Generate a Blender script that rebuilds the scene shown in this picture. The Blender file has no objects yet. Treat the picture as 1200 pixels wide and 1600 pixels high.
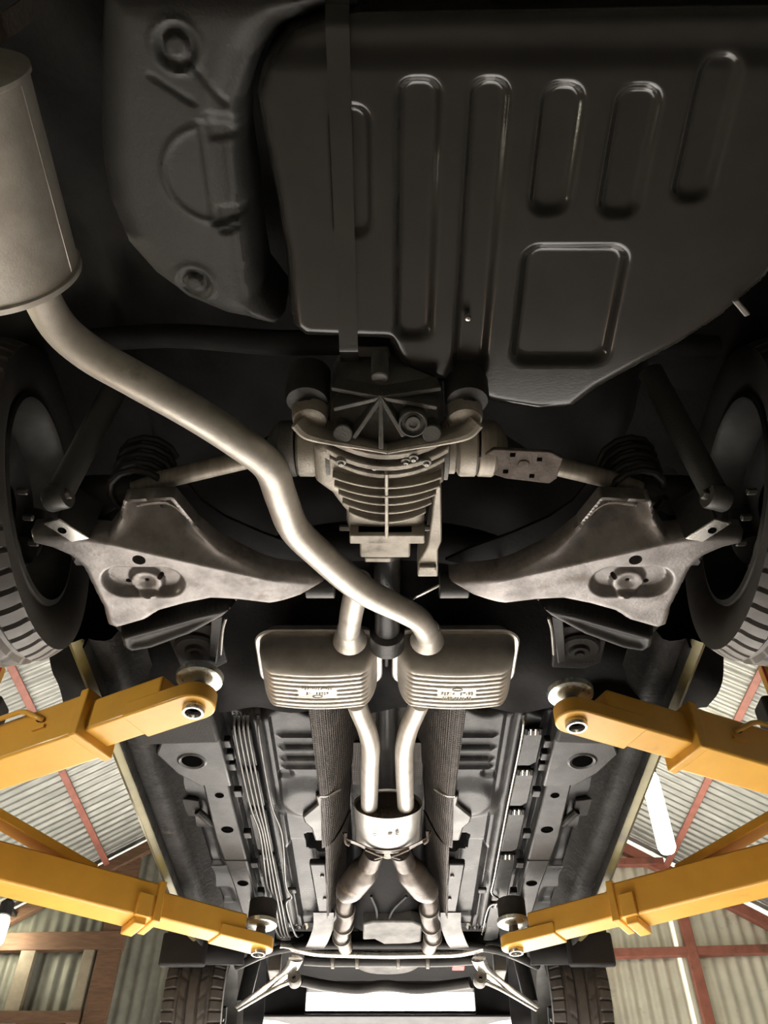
import bpy, bmesh, math, random
import numpy as np
from mathutils import Vector, Matrix
random.seed(7)
rng = np.random.default_rng(7)
sc = bpy.context.scene
COL = sc.collection

# ------------------------------------------------------------------ camera
CAMZ = 0.60                      # phone held low under the raised car
F = 1340.0; PITCH = math.radians(47.3); U0 = 605.0
SP, CP = math.sin(PITCH), math.cos(PITCH)
cam = bpy.data.objects.new('camera', bpy.data.cameras.new('camera'))
COL.objects.link(cam)
cam.location = (0, 0, CAMZ)
cam.rotation_euler = (math.pi/2 + PITCH, 0, 0)
cam.data.sensor_fit = 'VERTICAL'; cam.data.sensor_height = 36.0; cam.data.sensor_width = 27.0
cam.data.lens = F/1600*36.0
cam.data.shift_x = (600.0-U0)/1600.0
cam.data.clip_start = 0.01; cam.data.clip_end = 300
sc.camera = cam

# ------------------------------------------------------------------ sky, sun, exposure
w = bpy.data.worlds.new('world'); sc.world = w; w.use_nodes = True
nt = w.node_tree; nt.nodes.clear()
sky = nt.nodes.new('ShaderNodeTexSky'); sky.sky_type = 'NISHITA'; sky.sun_disc = False
sky.sun_elevation = math.radians(34.5); sky.sun_rotation = math.radians(8); sky.air_density = 1.0; sky.dust_density = 3.0
bg = nt.nodes.new('ShaderNodeBackground'); bg.inputs[1].default_value = 0.9
out = nt.nodes.new('ShaderNodeOutputWorld')
nt.links.new(sky.outputs[0], bg.inputs[0]); nt.links.new(bg.outputs[0], out.inputs[0])
sl = bpy.data.lights.new('sun', 'SUN'); sl.energy = 58.0; sl.angle = math.radians(0.6); sl.color = (1.0, 0.965, 0.92)
sun = bpy.data.objects.new('sun', sl); COL.objects.link(sun)
sun.location = (1, 12, 9)
sun.rotation_euler = Vector((-0.06, -1.0, -0.69)).to_track_quat('-Z', 'Y').to_euler()
sc.view_settings.view_transform = 'Standard'; sc.view_settings.look = 'None'
sc.view_settings.gamma = 1.0; sc.view_settings.use_curve_mapping = False
sc.view_settings.exposure = 0.0
sc.cycles.use_denoising = True
sc.cycles.max_bounces = 8; sc.cycles.diffuse_bounces = 5; sc.cycles.glossy_bounces = 4
sc.cycles.sample_clamp_indirect = 8.0

# ------------------------------------------------------------------ helpers
def ray(u, v):
    a = (u-U0)/F; b = (800-v)/F
    return a, CP-SP*b, SP+CP*b
def g(u, v, h):                  # pixel -> world point at height h above the phone
    a, y, z = ray(u, v); t = h/z
    return Vector((a*t, y*t, h+CAMZ))
def gy(u, v, Y):                 # pixel -> world point at distance Y
    a, y, z = ray(u, v); t = Y/y
    return Vector((a*t, Y, z*t+CAMZ))
def V(x, y, h): return Vector((x, y, h+CAMZ))
WO = {}
def worigin(o): return WO.get(o.name, Vector((0, 0, 0))) if o else Vector((0, 0, 0))
def mesh(name, vs, fs, mat, parent=None, smooth=True, bev=0, seg=2, sharp=35, origin=None):
    vs = [Vector(v) for v in vs]
    mn = Vector([min(v[i] for v in vs) for i in range(3)]); mx = Vector([max(v[i] for v in vs) for i in range(3)])
    c = (mn+mx)/2 if origin is None else Vector(origin)
    me = bpy.data.meshes.new(name)
    me.from_pydata([tuple(v-c) for v in vs], [], fs)
    bm = bmesh.new(); bm.from_mesh(me); bmesh.ops.recalc_face_normals(bm, faces=bm.faces[:]); bm.to_mesh(me); bm.free()
    me.materials.append(mat)
    if smooth:
        me.polygons.foreach_set('use_smooth', [True]*len(me.polygons))
        me.set_sharp_from_angle(angle=math.radians(sharp))
    o = bpy.data.objects.new(name, me); COL.objects.link(o)
    WO[o.name] = c
    o.parent = parent; o.location = c-worigin(parent)
    if bev:
        m = o.modifiers.new('bevel', 'BEVEL'); m.width = bev; m.segments = seg; m.limit_method = 'ANGLE'; m.angle_limit = math.radians(40)
    return o
def empty(name, loc, label=None, cat=None, group=None, kind=None, parent=None):
    o = bpy.data.objects.new(name, None); COL.objects.link(o); o.empty_display_size = 0.1
    WO[o.name] = Vector(loc); o.parent = parent; o.location = Vector(loc)-worigin(parent)
    return tag(o, label, cat, group, kind)
def tag(o, label=None, cat=None, group=None, kind=None):
    if label: o['label'] = label
    if cat: o['category'] = cat
    if group: o['group'] = group
    if kind: o['kind'] = kind
    return o
def catmull(pts, k=6):
    P = [Vector(p) for p in pts]
    if len(P) < 3 or k < 2: return P
    Q = [2*P[0]-P[1]]+P+[2*P[-1]-P[-2]]; R = []
    for i in range(1, len(Q)-2):
        for j in range(k):
            t = j/k; p0, p1, p2, p3 = Q[i-1:i+3]
            R.append(0.5*((2*p1)+(p2-p0)*t+(2*p0-5*p1+4*p2-p3)*t*t+(3*p1-p0-3*p2+p3)*t*t*t))
    R.append(P[-1]); return R
def tube_geo(pts, r, n=14, k=6, flat=1.0, caps=True):
    m = len(pts)
    path = catmull(pts, k)
    rr = r if isinstance(r, (list, tuple)) else [r]*m
    L = len(path); vs, fs = [], []
    nrm = None
    for i, p in enumerate(path):
        t = (path[min(i+1, L-1)]-path[max(i-1, 0)]).normalized()
        if nrm is None:
            nrm = Vector((0, 0, 1)) if abs(t.z) < .9 else Vector((1, 0, 0))
        nrm = (nrm-t*nrm.dot(t)).normalized(); b = t.cross(nrm)
        s = i/(L-1)*(m-1); a = min(int(s), m-2); f = s-a; rad = rr[a]*(1-f)+rr[a+1]*f
        for j in range(n):
            an = 2*math.pi*j/n
            vs.append(p+nrm*(rad*flat*math.cos(an))+b*(rad*math.sin(an)))
    for i in range(L-1):
        for j in range(n):
            fs.append((i*n+j, i*n+(j+1) % n, (i+1)*n+(j+1) % n, (i+1)*n+j))
    if caps:
        fs.append(tuple(range(n))); fs.append(tuple((L-1)*n+j for j in range(n)))
    return vs, fs
def tube(name, pts, r, mat, parent=None, n=14, k=6, flat=1.0):
    return mesh(name, *tube_geo(pts, r, n, k, flat), mat, parent)
def lathe_geo(prof, o, ax, n=32, ref=None, sx=1.0):
    """prof: (radius, distance along axis); sx stretches along ref's cross direction"""
    o = Vector(o); ax = Vector(ax).normalized()
    ref = Vector(ref) if ref else (Vector((0, 0, 1)) if abs(ax.z) < .9 else Vector((1, 0, 0)))
    a = (ref-ax*ref.dot(ax)).normalized(); b = ax.cross(a)
    vs, fs = [], []
    for r, t in prof:
        for j in range(n):
            th = 2*math.pi*j/n
            vs.append(o+ax*t+a*(r*math.cos(th))+b*(r*sx*math.sin(th)))
    for i in range(len(prof)-1):
        for j in range(n):
            fs.append((i*n+j, i*n+(j+1) % n, (i+1)*n+(j+1) % n, (i+1)*n+j))
    return vs, fs
def lathe(name, prof, o, ax, mat, parent=None, n=32, ref=None, sx=1.0, sharp=35):
    return mesh(name, *lathe_geo(prof, o, ax, n, ref, sx), mat, parent, sharp=sharp)
def cyl(name, o, ax, r, L, mat, parent=None, n=20, ch=0.002):
    ch = min(ch, r*.4, L*.4)
    return lathe(name, [(0.0001, 0), (r-ch, 0), (r, ch), (r, L-ch), (r-ch, L), (0.0001, L)], o, ax, mat, parent, n)
def beam_geo(p0, p1, wd, ht, up=(0, 0, 1), ends=None):
    p0, p1 = Vector(p0), Vector(p1); t = (p1-p0).normalized(); up = Vector(up)
    s = t.cross(up).normalized(); u = s.cross(t)
    e = ends or (1.0, 1.0); vs = []
    for p, k in ((p0, e[0]), (p1, e[1])):
        for a, b in ((-1, -1), (1, -1), (1, 1), (-1, 1)):
            vs.append(p+s*(a*wd/2*k)+u*(b*ht/2*k))
    return vs, [(0, 1, 2, 3), (4, 5, 6, 7), (0, 1, 5, 4), (1, 2, 6, 5), (2, 3, 7, 6), (3, 0, 4, 7)]
def beam(name, p0, p1, wd, ht, mat, parent=None, up=(0, 0, 1), bev=0.003, ends=None):
    return mesh(name, *beam_geo(p0, p1, wd, ht, up, ends), mat, parent, bev=bev)
def box(name, c, s, mat, parent=None, bev=0.003):
    c = Vector(c); return beam(name, c-Vector((0, s[1]/2, 0)), c+Vector((0, s[1]/2, 0)), s[0], s[2], mat, parent, bev=bev)
def prism(name, poly, z0, z1, mat, parent=None, bev=0.002, axis='z'):
    """poly in plan (x, y), heights z0..z1 above the phone; axis 'x': poly is (y, h), z0..z1 are x"""
    n = len(poly)
    if axis == 'z': vs = [V(p[0], p[1], z0) for p in poly]+[V(p[0], p[1], z1) for p in poly]
    elif axis == 'x': vs = [V(z0, p[0], p[1]) for p in poly]+[V(z1, p[0], p[1]) for p in poly]
    else: vs = [V(p[0], z0, p[1]) for p in poly]+[V(p[0], z1, p[1]) for p in poly]
    fs = [tuple(range(n)), tuple(range(n, 2*n))]+[(i, (i+1) % n, n+(i+1) % n, n+i) for i in range(n)]
    return mesh(name, vs, fs, mat, parent, bev=bev)
def sd_poly(X, Y, P):            # signed distance, positive inside
    P = np.asarray(P, float); d = np.full(X.shape, 1e9); ins = np.zeros(X.shape, bool)
    n = len(P)
    for i in range(n):
        ax, ay = P[i]; bx, by = P[(i+1) % n]
        ex, ey = bx-ax, by-ay
        t = np.clip(((X-ax)*ex+(Y-ay)*ey)/(ex*ex+ey*ey+1e-12), 0, 1)
        d = np.minimum(d, np.hypot(X-ax-t*ex, Y-ay-t*ey))
        c = ((ay > Y) != (by > Y)) & (X < (bx-ax)*(Y-ay)/((by-ay)+1e-12)+ax)
        ins ^= c
    return np.where(ins, d, -d)
def sd_rbox(X, Y, cx, cy, hx, hy, r):
    qx = np.abs(X-cx)-hx+r; qy = np.abs(Y-cy)-hy+r
    return -(np.hypot(np.maximum(qx, 0), np.maximum(qy, 0))+np.minimum(np.maximum(qx, qy), 0)-r)
def sstep(a, b, x):
    t = np.clip((x-a)/(b-a), 0, 1); return t*t*(3-2*t)
def edge_round(d, R, lift):      # how far the surface turns up near its outline
    q = np.clip(d, 0, R); z = R-np.sqrt(np.maximum(R*R-(R-q)**2, 0))
    return z
def hfield(name, x0, x1, y0, y1, res, fn, mat, parent=None, sharp=60, sdf=None, wall=.06):
    nx = int((x1-x0)/res)+1; ny = int((y1-y0)/res)+1
    X, Y = np.meshgrid(np.linspace(x0, x1, nx), np.linspace(y0, y1, ny))
    idx = np.arange(nx*ny).reshape(ny, nx)
    Mk = (sdf(X, Y) > -.2*res) if sdf else np.ones(X.shape, bool)
    keep = Mk[:-1, :-1] & Mk[1:, :-1] & Mk[:-1, 1:] & Mk[1:, 1:]
    q = np.stack([idx[:-1, :-1][keep], idx[1:, :-1][keep], idx[1:, 1:][keep], idx[:-1, 1:][keep]], 1)
    used = np.unique(q); rem = np.full(nx*ny, -1); rem[used] = np.arange(len(used)); q = rem[q]
    x, y = X.ravel()[used].copy(), Y.ravel()[used].copy()
    e = np.concatenate([q[:, [0, 1]], q[:, [1, 2]], q[:, [2, 3]], q[:, [3, 0]]])
    key = np.sort(e, 1); _, inv, cnt = np.unique(key, axis=0, return_inverse=True, return_counts=True)
    be = e[cnt[inv.ravel()] == 1]; bv = np.unique(be)
    if sdf:                      # pull the rim of the grid onto the true outline
        for _ in range(2):
            bx, by = x[bv], y[bv]; d = sdf(bx, by); h_ = 1e-4
            gx = (sdf(bx+h_, by)-sdf(bx-h_, by))/(2*h_); gy_ = (sdf(bx, by+h_)-sdf(bx, by-h_))/(2*h_)
            d = np.clip(d, -2*res, 2*res); x[bv] = bx-d*gx; y[bv] = by-d*gy_
    z = fn(x, y)
    if isinstance(z, tuple): z = z[0]
    co = np.stack([x, y, z+CAMZ], 1); fs = q.tolist()
    if sdf and wall:
        n0 = len(co); up = co[bv].copy(); up[:, 2] += wall
        m2 = {int(b): n0+k for k, b in enumerate(bv)}
        co = np.concatenate([co, up]); fs += [(int(b), int(a_), m2[int(a_)], m2[int(b)]) for a_, b in be]
    c = (co.min(0)+co.max(0))/2
    me = bpy.data.meshes.new(name); me.from_pydata((co-c).tolist(), [], fs); me.materials.append(mat)
    me.polygons.foreach_set('use_smooth', [True]*len(me.polygons)); me.set_sharp_from_angle(angle=math.radians(sharp))
    o = bpy.data.objects.new(name, me); COL.objects.link(o)
    WO[o.name] = Vector(c); o.parent = parent; o.location = Vector(c)-worigin(parent)
    return o
def pix(pts, h): return [tuple(g(u, v, h)[:2]) for u, v in pts]
def mir(poly): return [(-x, y) for x, y in poly]
def text(name, body, size, mtx, mat, parent, ext=0.0008):
    cu = bpy.data.curves.new(name, 'FONT'); cu.body = body; cu.size = size; cu.extrude = ext; cu.align_x = 'CENTER'
    tmp = bpy.data.objects.new('tmp', cu); COL.objects.link(tmp)
    dg = bpy.context.evaluated_depsgraph_get(); me = bpy.data.meshes.new_from_object(tmp.evaluated_get(dg))
    bpy.data.objects.remove(tmp); me.transform(mtx)
    vs = [v.co.copy() for v in me.vertices]; fs = [tuple(p.vertices) for p in me.polygons]
    return mesh(name, vs, fs, mat, parent, smooth=False)

# ------------------------------------------------------------------ materials
def mk(name, a, b=None, rough=.5, metal=0.0, scale=12, contrast=(.35, .65), bump=0.0, bscale=60, rvar=0.12, stretch=None, emit=0, c=None, cscale=5, cthr=(.58, .7), coat=0.0, spec=None, vor=0):
    m = bpy.data.materials.new(name); m.use_nodes = True; n = m.node_tree.nodes; l = m.node_tree.links
    p = n['Principled BSDF']; p.inputs['Metallic'].default_value = metal
    if coat: p.inputs['Coat Weight'].default_value = coat; p.inputs['Coat Roughness'].default_value = .15
    if spec is not None: p.inputs['Specular IOR Level'].default_value = spec
    tc = n.new('ShaderNodeTexCoord'); mp = n.new('ShaderNodeMapping')
    l.new(tc.outputs['Object'], mp.inputs[0])
    if stretch: mp.inputs['Scale'].default_value = stretch
    nz = n.new('ShaderNodeTexNoise'); nz.inputs['Scale'].default_value = scale; nz.inputs['Detail'].default_value = 6; nz.inputs['Roughness'].default_value = .6
    l.new(mp.outputs[0], nz.inputs['Vector'])
    cr = n.new('ShaderNodeValToRGB'); e = cr.color_ramp.elements
    e[0].position, e[1].position = contrast
    e[0].color = (*a, 1); e[1].color = (*(b or tuple(x*.7 for x in a)), 1)
    l.new(nz.outputs['Fac'], cr.inputs[0]); col = cr.outputs[0]
    if c:
        n2 = n.new('ShaderNodeTexNoise'); n2.inputs['Scale'].default_value = cscale; n2.inputs['Detail'].default_value = 8; n2.inputs['Roughness'].default_value = .65
        l.new(mp.outputs[0], n2.inputs['Vector'])
        r2 = n.new('ShaderNodeMapRange'); r2.inputs['From Min'].default_value = cthr[0]; r2.inputs['From Max'].default_value = cthr[1]
        l.new(n2.outputs['Fac'], r2.inputs['Value'])
        mx = n.new('ShaderNodeMix'); mx.data_type = 'RGBA'; l.new(r2.outputs[0], mx.inputs['Factor'])
        l.new(col, mx.inputs['A']); mx.inputs['B'].default_value = (*c, 1); col = mx.outputs['Result']
    l.new(col, p.inputs['Base Color'])
    rr = n.new('ShaderNodeMapRange'); rr.inputs['To Min'].default_value = max(.05, rough-rvar); rr.inputs['To Max'].default_value = min(1, rough+rvar)
    l.new(nz.outputs['Fac'], rr.inputs['Value']); l.new(rr.outputs[0], p.inputs['Roughness'])
    if bump:
        bn = n.new('ShaderNodeTexNoise'); bn.inputs['Scale'].default_value = bscale; bn.inputs['Detail'].default_value = 4
        l.new(tc.outputs['Object'], bn.inputs['Vector'])
        bp = n.new('ShaderNodeBump'); bp.inputs['Strength'].default_value = bump; bp.inputs['Distance'].default_value = .004
        hgt = bn.outputs['Fac']
        if vor:
            vt = n.new('ShaderNodeTexVoronoi'); vt.inputs['Scale'].default_value = 190; vt.inputs['Randomness'].default_value = .15
            l.new(tc.outputs['Object'], vt.inputs['Vector']); hgt = vt.outputs['Distance']; bp.inputs['Strength'].default_value = vor
        l.new(hgt, bp.inputs['Height']); l.new(bp.outputs[0], p.inputs['Normal'])
    if emit:
        p.inputs['Emission Color'].default_value = (*a, 1); p.inputs['Emission Strength'].default_value = emit
    return m
M = dict(
 underseal=mk('underseal', (.018, .0175, .017), (.032, .030, .028), .62, bump=.35, bscale=180, spec=0.15),
 hole=mk('hole_darkness', (.002, .002, .002), (.003, .003, .003), .9, spec=0.0),  # near-black colour stands in for the shade inside holes that aren't cut
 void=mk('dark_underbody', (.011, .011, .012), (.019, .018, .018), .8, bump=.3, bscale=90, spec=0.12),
 tank=mk('tank_paint', (.020, .019, .0175), (.025, .0235, .0215), .17, scale=7, bump=.025, bscale=260, rvar=.03, spec=.5),
 well=mk('well_paint', (.034, .034, .033), (.046, .045, .042), .6, scale=6, bump=.2, bscale=200),
 exhaust=mk('aluminised_steel', (.60, .565, .515), (.47, .44, .395), .42, .6, scale=22, bump=.10, bscale=300, c=(.20, .16, .125), cscale=9, cthr=(.60, .78)),
 can=mk('resonator_steel', (.44, .425, .405), (.34, .325, .305), .34, .7, scale=14, bump=.06, bscale=300),
 catpipe=mk('heat_tinted_steel', (.125, .105, .09), (.055, .045, .038), .38, .6, scale=16, bump=.12, bscale=200, c=(.20, .15, .11), cscale=12),
 cast=mk('cast_aluminium', (.40, .365, .315), (.27, .245, .21), .55, .45, scale=18, bump=.3, bscale=320, c=(.10, .085, .07), cscale=14, cthr=(.60, .75)),
 castdark=mk('cast_aluminium_dark', (.17, .165, .155), (.10, .098, .092), .6, .35, scale=16, bump=.3, bscale=300),  # darker tone of the cast aluminium
 arm=mk('pressed_steel', (.30, .28, .27), (.17, .155, .15), .42, .5, scale=20, bump=.15, bscale=150, c=(.11, .085, .07), cscale=13, cthr=(.55, .72)),
 blacksteel=mk('black_steel', (.022, .022, .023), (.04, .038, .036), .40, .2, bump=.15, bscale=120, spec=0.25),
 shaft=mk('shaft_steel', (.33, .30, .255), (.23, .20, .17), .5, .5, stretch=(6, 1, 1)),
 rust=mk('rusty_plate', (.13, .105, .09), (.075, .06, .05), .8, .2, scale=30, bump=.6, bscale=120),
 shield=mk('heat_shield', (.050, .040, .033), (.026, .021, .017), .5, .35, scale=20, vor=.8, bump=.3, bscale=300, c=(.10, .092, .083), cscale=9, cthr=(.62, .78)),
 floor_pan=mk('floor_pan_paint', (.034, .034, .035), (.018, .018, .019), .30, 0.15, scale=9, bump=.12, bscale=160, c=(.085, .082, .077), cscale=6, cthr=(.55, .78), spec=0.22),
 rail=mk('rail_paint', (.052, .051, .051), (.028, .028, .028), .32, 0.15, scale=12, bump=.12, bscale=200, c=(.085, .080, .074), cscale=8, spec=0.25),
 zinc=mk('zinc_cup', (.66, .68, .64), (.52, .54, .50), .28, .85, scale=20),
 chrome=mk('bare_steel', (.62, .60, .56), (.45, .43, .40), .25, .9, scale=30),
 yellow=mk('yellow_paint', (.74, .405, .062), (.66, .35, .05), .38, scale=5, bump=.06, bscale=60, c=(.50, .25, .03), cscale=9, cthr=(.63, .8), coat=.25),
 rubber=mk('tyre_rubber', (.030, .029, .028), (.050, .046, .042), .62, scale=25, bump=.15, bscale=200, spec=0.25),
 tread=mk('tyre_tread', (.075, .066, .060), (.045, .042, .040), .55, scale=20),
 rim=mk('rim_alloy', (.07, .07, .066), (.03, .03, .029), .5, .5, scale=10),
 disc=mk('brake_steel', (.16, .155, .15), (.09, .088, .085), .5, .5, scale=12),
 roof=mk('zincalume', (.27, .275, .25), (.20, .205, .185), .42, .55, scale=5, stretch=(1, 3, 1), c=(.22, .21, .18), cscale=3, cthr=(.58, .75)),
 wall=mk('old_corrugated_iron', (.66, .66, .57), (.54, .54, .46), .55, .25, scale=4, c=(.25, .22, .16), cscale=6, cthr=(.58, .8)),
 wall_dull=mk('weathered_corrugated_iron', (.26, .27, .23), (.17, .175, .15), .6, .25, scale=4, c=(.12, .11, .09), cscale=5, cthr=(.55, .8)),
 pale=mk('translucent_sheet', (.66, .67, .52), (.55, .56, .43), .5, scale=5),
 redox=mk('red_oxide_steel', (.34, .12, .085), (.24, .085, .06), .6, scale=12, c=(.12, .06, .045), cscale=7),
 brown=mk('brown_timber', (.17, .095, .055), (.11, .06, .035), .7, scale=9, stretch=(1, 6, 6)),
 greypost=mk('grey_timber', (.33, .29, .22), (.22, .19, .14), .7, scale=8),
 concrete=mk('concrete', (.42, .41, .39), (.34, .33, .312), .8, scale=2.0, bump=.2, bscale=30, c=(.30, .27, .23), cscale=1.2, cthr=(.62, .85)),
 gravel=mk('gravel_yard', (.58, .55, .50), (.46, .43, .39), .9, scale=4),
 lamp=mk('lamp_glass', (1.0, .91, .68), (1.0, .91, .68), .3, emit=50),
 plastic=mk('black_plastic', (.020, .020, .022), (.032, .032, .034), .5, bump=.1, spec=0.25),
 paint=mk('body_paint_yellow_reflection', (.13, .108, .03), (.095, .08, .025), .35, .3, scale=8, c=(.06, .05, .03), cscale=9),  # olive-gold tint puts the yellow reflected by the bodywork into its colour
 sill=mk('sill_underseal', (.022, .021, .020), (.012, .0115, .011), .65, scale=14, bump=.7, bscale=70, c=(.06, .05, .04), cscale=11, cthr=(.58, .74), spec=0.12),
 line=mk('brake_line_steel', (.13, .127, .122), (.07, .068, .066), .35, .7),
 red=mk('red_label', (.55, .05, .04), (.45, .04, .03), .5),
 bolt=mk('bolt_steel', (.24, .23, .21), (.16, .15, .135), .5, .6),
 redbush=mk('red_brown_bolt', (.22, .09, .07), (.15, .06, .05), .6),
 mark=mk('stamped_mark', (.36, .335, .30), (.30, .28, .25), .6, .3),
 alu=mk('sheet_aluminium', (.15, .147, .142), (.085, .083, .08), .38, .6, scale=12, c=(.12, .11, .10), cscale=10, cthr=(.58, .68)),
)

# ================================================================== THE SHED
R0, PT = 4.6, 0.60               # ridge height above the phone, roof pitch
YF, YB, XE = 6.9, -3.2, 3.7
def roofh(x): return R0-PT*abs(x)
fl = mesh('floor', [(-XE, YB, 0), (XE, YB, 0), (XE, YF, 0), (-XE, YF, 0)], [(0, 1, 2, 3)], M['concrete'], smooth=False); tag(fl, kind='structure')
yard = mesh('ground', [(-40, -30, -.02), (40, -30, -.02), (40, 70, -.02), (-40, 70, -.02)], [(0, 1, 2, 3)], M['gravel'], smooth=False); tag(yard, kind='structure')
def corr(name, p0, along, across, length, width, pitch, amp, mat, parent, nrm, k=6, top=None):
    """corrugated sheet: waves step along `across`, ridges run along `along`; top(s) trims the length"""
    p0, along, across, nrm = Vector(p0), Vector(along).normalized(), Vector(across).normalized(), Vector(nrm).normalized()
    n = int(width/pitch*k); vs, fs = [], []
    for i in range(n+1):
        s = i*width/n; d = nrm*(amp*math.sin(2*math.pi*i/k)); L = top(s) if top else length
        vs += [p0+across*s+d, p0+across*s+along*L+d]
    for i in range(n): fs.append((2*i, 2*i+2, 2*i+3, 2*i+1))
    return mesh(name, vs, fs, mat, parent, sharp=80)
roof = empty('ceiling', (0, (YF+YB)/2, R0+CAMZ), 'corrugated iron gable roof over the car on red steel purlins', kind='structure')
for s in (-1, 1):
    dn = Vector((s, 0, -PT)); SL = (XE+.15)*math.sqrt(1+PT*PT); nn = Vector((s*PT, 0, 1))
    y = YB-.1; i = 0
    while y < YF+.15:
        corr('roof_sheet', (0, y, R0+CAMZ+.02+.004*(i % 2)), dn, (0, 1, 0), SL, .78, .076, .009, M['roof'], roof, nn)
        y += .76; i += 1
    for px in (.9, 2.28, 3.3):
        beam('purlin', V(s*px, YB, roofh(px)-.045), V(s*px, YF-.02, roofh(px)-.045), .045, .07, M['redox'], roof, up=nn)
    for ry in (1.2, 5.03):
        x1 = 2.36 if (s > 0 and ry > 2) else XE-.05
        tube('rafter_pipe', [V(s*.05, ry, roofh(.05)-.13), V(s*x1, ry, roofh(x1)-.13)], .046, M['redox'], roof, n=16, k=1)
        if x1 < 3:
            lathe('pipe_flange', [(.001, 0), (.068, 0), (.068, .035), (.05, .035), (.05, .06), (.001, .06)], V(x1, ry, roofh(x1)-.13), dn, M['redox'], roof, 20)
            tube('rafter_pipe', [V(x1+.05, ry, roofh(x1+.05)-.13), V(XE-.05, ry, roofh(XE-.05)-.13)], .030, M['redox'], roof, n=14, k=1)
wf = empty('wall_front', (0, YF, 0), kind='structure')
DX0, DX1, DT = -1.52, 1.50, 2.75            # doorway, opening to the yard
gap = .018
def gable_top(x0, z0):
    return lambda s: roofh(x0+s)+CAMZ-gap-z0
i = 0
for xa, xb in ((-XE, DX0), (DX0, DX1), (DX1, XE)):
    nsh = max(1, round((xb-xa)/.76)); wd = (xb-xa)/nsh
    for k in range(nsh):
        x = xa+k*wd; z0 = DT+CAMZ-.05 if xa == DX0 else 0.0
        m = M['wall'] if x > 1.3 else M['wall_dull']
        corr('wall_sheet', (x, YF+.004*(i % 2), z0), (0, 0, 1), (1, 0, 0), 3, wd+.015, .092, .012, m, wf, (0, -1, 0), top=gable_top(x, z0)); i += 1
corr('translucent_strip', (-2.79, YF-.018, 1.2), (0, 0, 1), (1, 0, 0), 1.52, .184, .092, .012, M['pale'], wf, (0, -1, 0))
wdep = [0]
def wbeam(name, x0, h0, x1, h1, m, wd=.07, dp=.06):
    wdep[0] += 1; yw = YF-.045-.006*(wdep[0] % 7)
    return beam(name, V(x0, yw, h0), V(x1, yw, h1), wd, dp, m, wf, up=(0, -1, 0))
def wp(u, v): a = gy(u, v, YF-.045); return a.x, a.z-CAMZ
# right-hand framing in red, left-hand framing in weathered timber
wbeam('girt', 1.55, wp(1000, 1492)[1], XE, wp(1200, 1480)[1], M['redox'], .062)
wbeam('girt', 1.6, wp(1000, 1350)[1], 2.25, wp(1040, 1348)[1], M['redox'], .055)
px_, _ = wp(1085, 1510); wbeam('stud', px_, -CAMZ, px_, roofh(px_)-.1, M['redox'], .075)
px_, _ = wp(1046, 1350); wbeam('stud', px_, wp(1046, 1378)[1]-.05, px_, roofh(px_)-.1, M['redox'], .06)
wbeam('door_post', DX1+.05, -CAMZ, DX1+.05, DT, M['redox'], .09)
wbeam('door_post', DX0-.04, -CAMZ, DX0-.04, DT+.1, M['greypost'], .07)
wbeam('stud', -2.10, -CAMZ, -2.10, roofh(2.1)-.1, M['brown'], .17)
wbeam('stud', -2.25, -CAMZ, -2.25, wp(205, 1480)[1], M['greypost'], .08)
px_, _ = wp(32, 1540); wbeam('stud', px_, -CAMZ, px_, wp(45, 1480)[1], M['greypost'], .11)
wbeam('girt', -XE, wp(100, 1478)[1], -2.0, wp(100, 1478)[1]+.03, M['brown'], .13)
wbeam('girt', -XE, wp(100, 1592)[1], -2.2, wp(100, 1592)[1], M['brown'], .075)
wbeam('door_header', DX0, DT, DX1, DT, M['brown'], .13)
for s in (-1, 1):
    wbeam('barge_rafter', s*.03, roofh(0)-.11, s*XE, roofh(XE)-.11, M['redox'] if s > 0 else M['brown'], .085)
for nm, s in (('wall_left', -1), ('wall_right', 1)):
    we = empty(nm, (s*XE, 0, 0), kind='structure')
    y = YB
    while y < YF-.01:
        wd = min(.78, YF-y); z_ = 0
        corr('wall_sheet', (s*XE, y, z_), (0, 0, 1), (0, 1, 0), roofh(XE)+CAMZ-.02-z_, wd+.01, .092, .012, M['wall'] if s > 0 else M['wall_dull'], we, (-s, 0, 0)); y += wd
    for gh in (.5, 1.4):
        beam('girt', V(s*(XE-.05), YB, gh), V(s*(XE-.05), YF, gh), .06, .07, M['redox'], we)
wb = empty('wall_back', (0, YB, 0), kind='structure')
x = -XE
while x < XE-.01:
    wd = min(.78, XE-x)
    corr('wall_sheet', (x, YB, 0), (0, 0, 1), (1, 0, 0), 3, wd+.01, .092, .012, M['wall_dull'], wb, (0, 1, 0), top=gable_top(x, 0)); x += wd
# hanging tube lamps
def hang_lamp(p, L, label, wall=False):
    t = empty('tube_lamp', p, label, 'lamp', 'tube lamps hung from the roof')
    r = .053
    lathe('glass_tube', [(.001, 0), (r*.75, .004), (r, .03), (r, L-.03), (r*.8, L)], p, (0, 0, 1), M['lamp'], t, 20)
    lathe('socket', [(r*.8, L), (r*.95, L+.01), (r*.95, L+.10), (.02, L+.13), (.001, L+.13)], p, (0, 0, 1), M['plastic'], t, 20)
    top = Vector((p.x, p.y, roofh(p.x)+CAMZ-.01))
    if wall: beam('wall_bracket', p+Vector((0, .02, L+.09)), Vector((p.x, YF-.02, p.z+L+.09)), .03, .03, M['plastic'], t)
    else: tube('flex', [p+Vector((0, 0, L+.12)), top], .006, M['plastic'], t, n=8, k=1)
hang_lamp(gy(1044, 1332, 5.0), .52, 'glowing tube lamp hung beside the red-framed wall')
hang_lamp(gy(-8, 1476, 6.6), .20, 'glowing tube lamp on a bracket of the timber-framed wall', True)

hang_lamp(Vector((-1.80, .95, 1.30)), .52, 'glowing tube lamp hung low beside the rear wheel')

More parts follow.
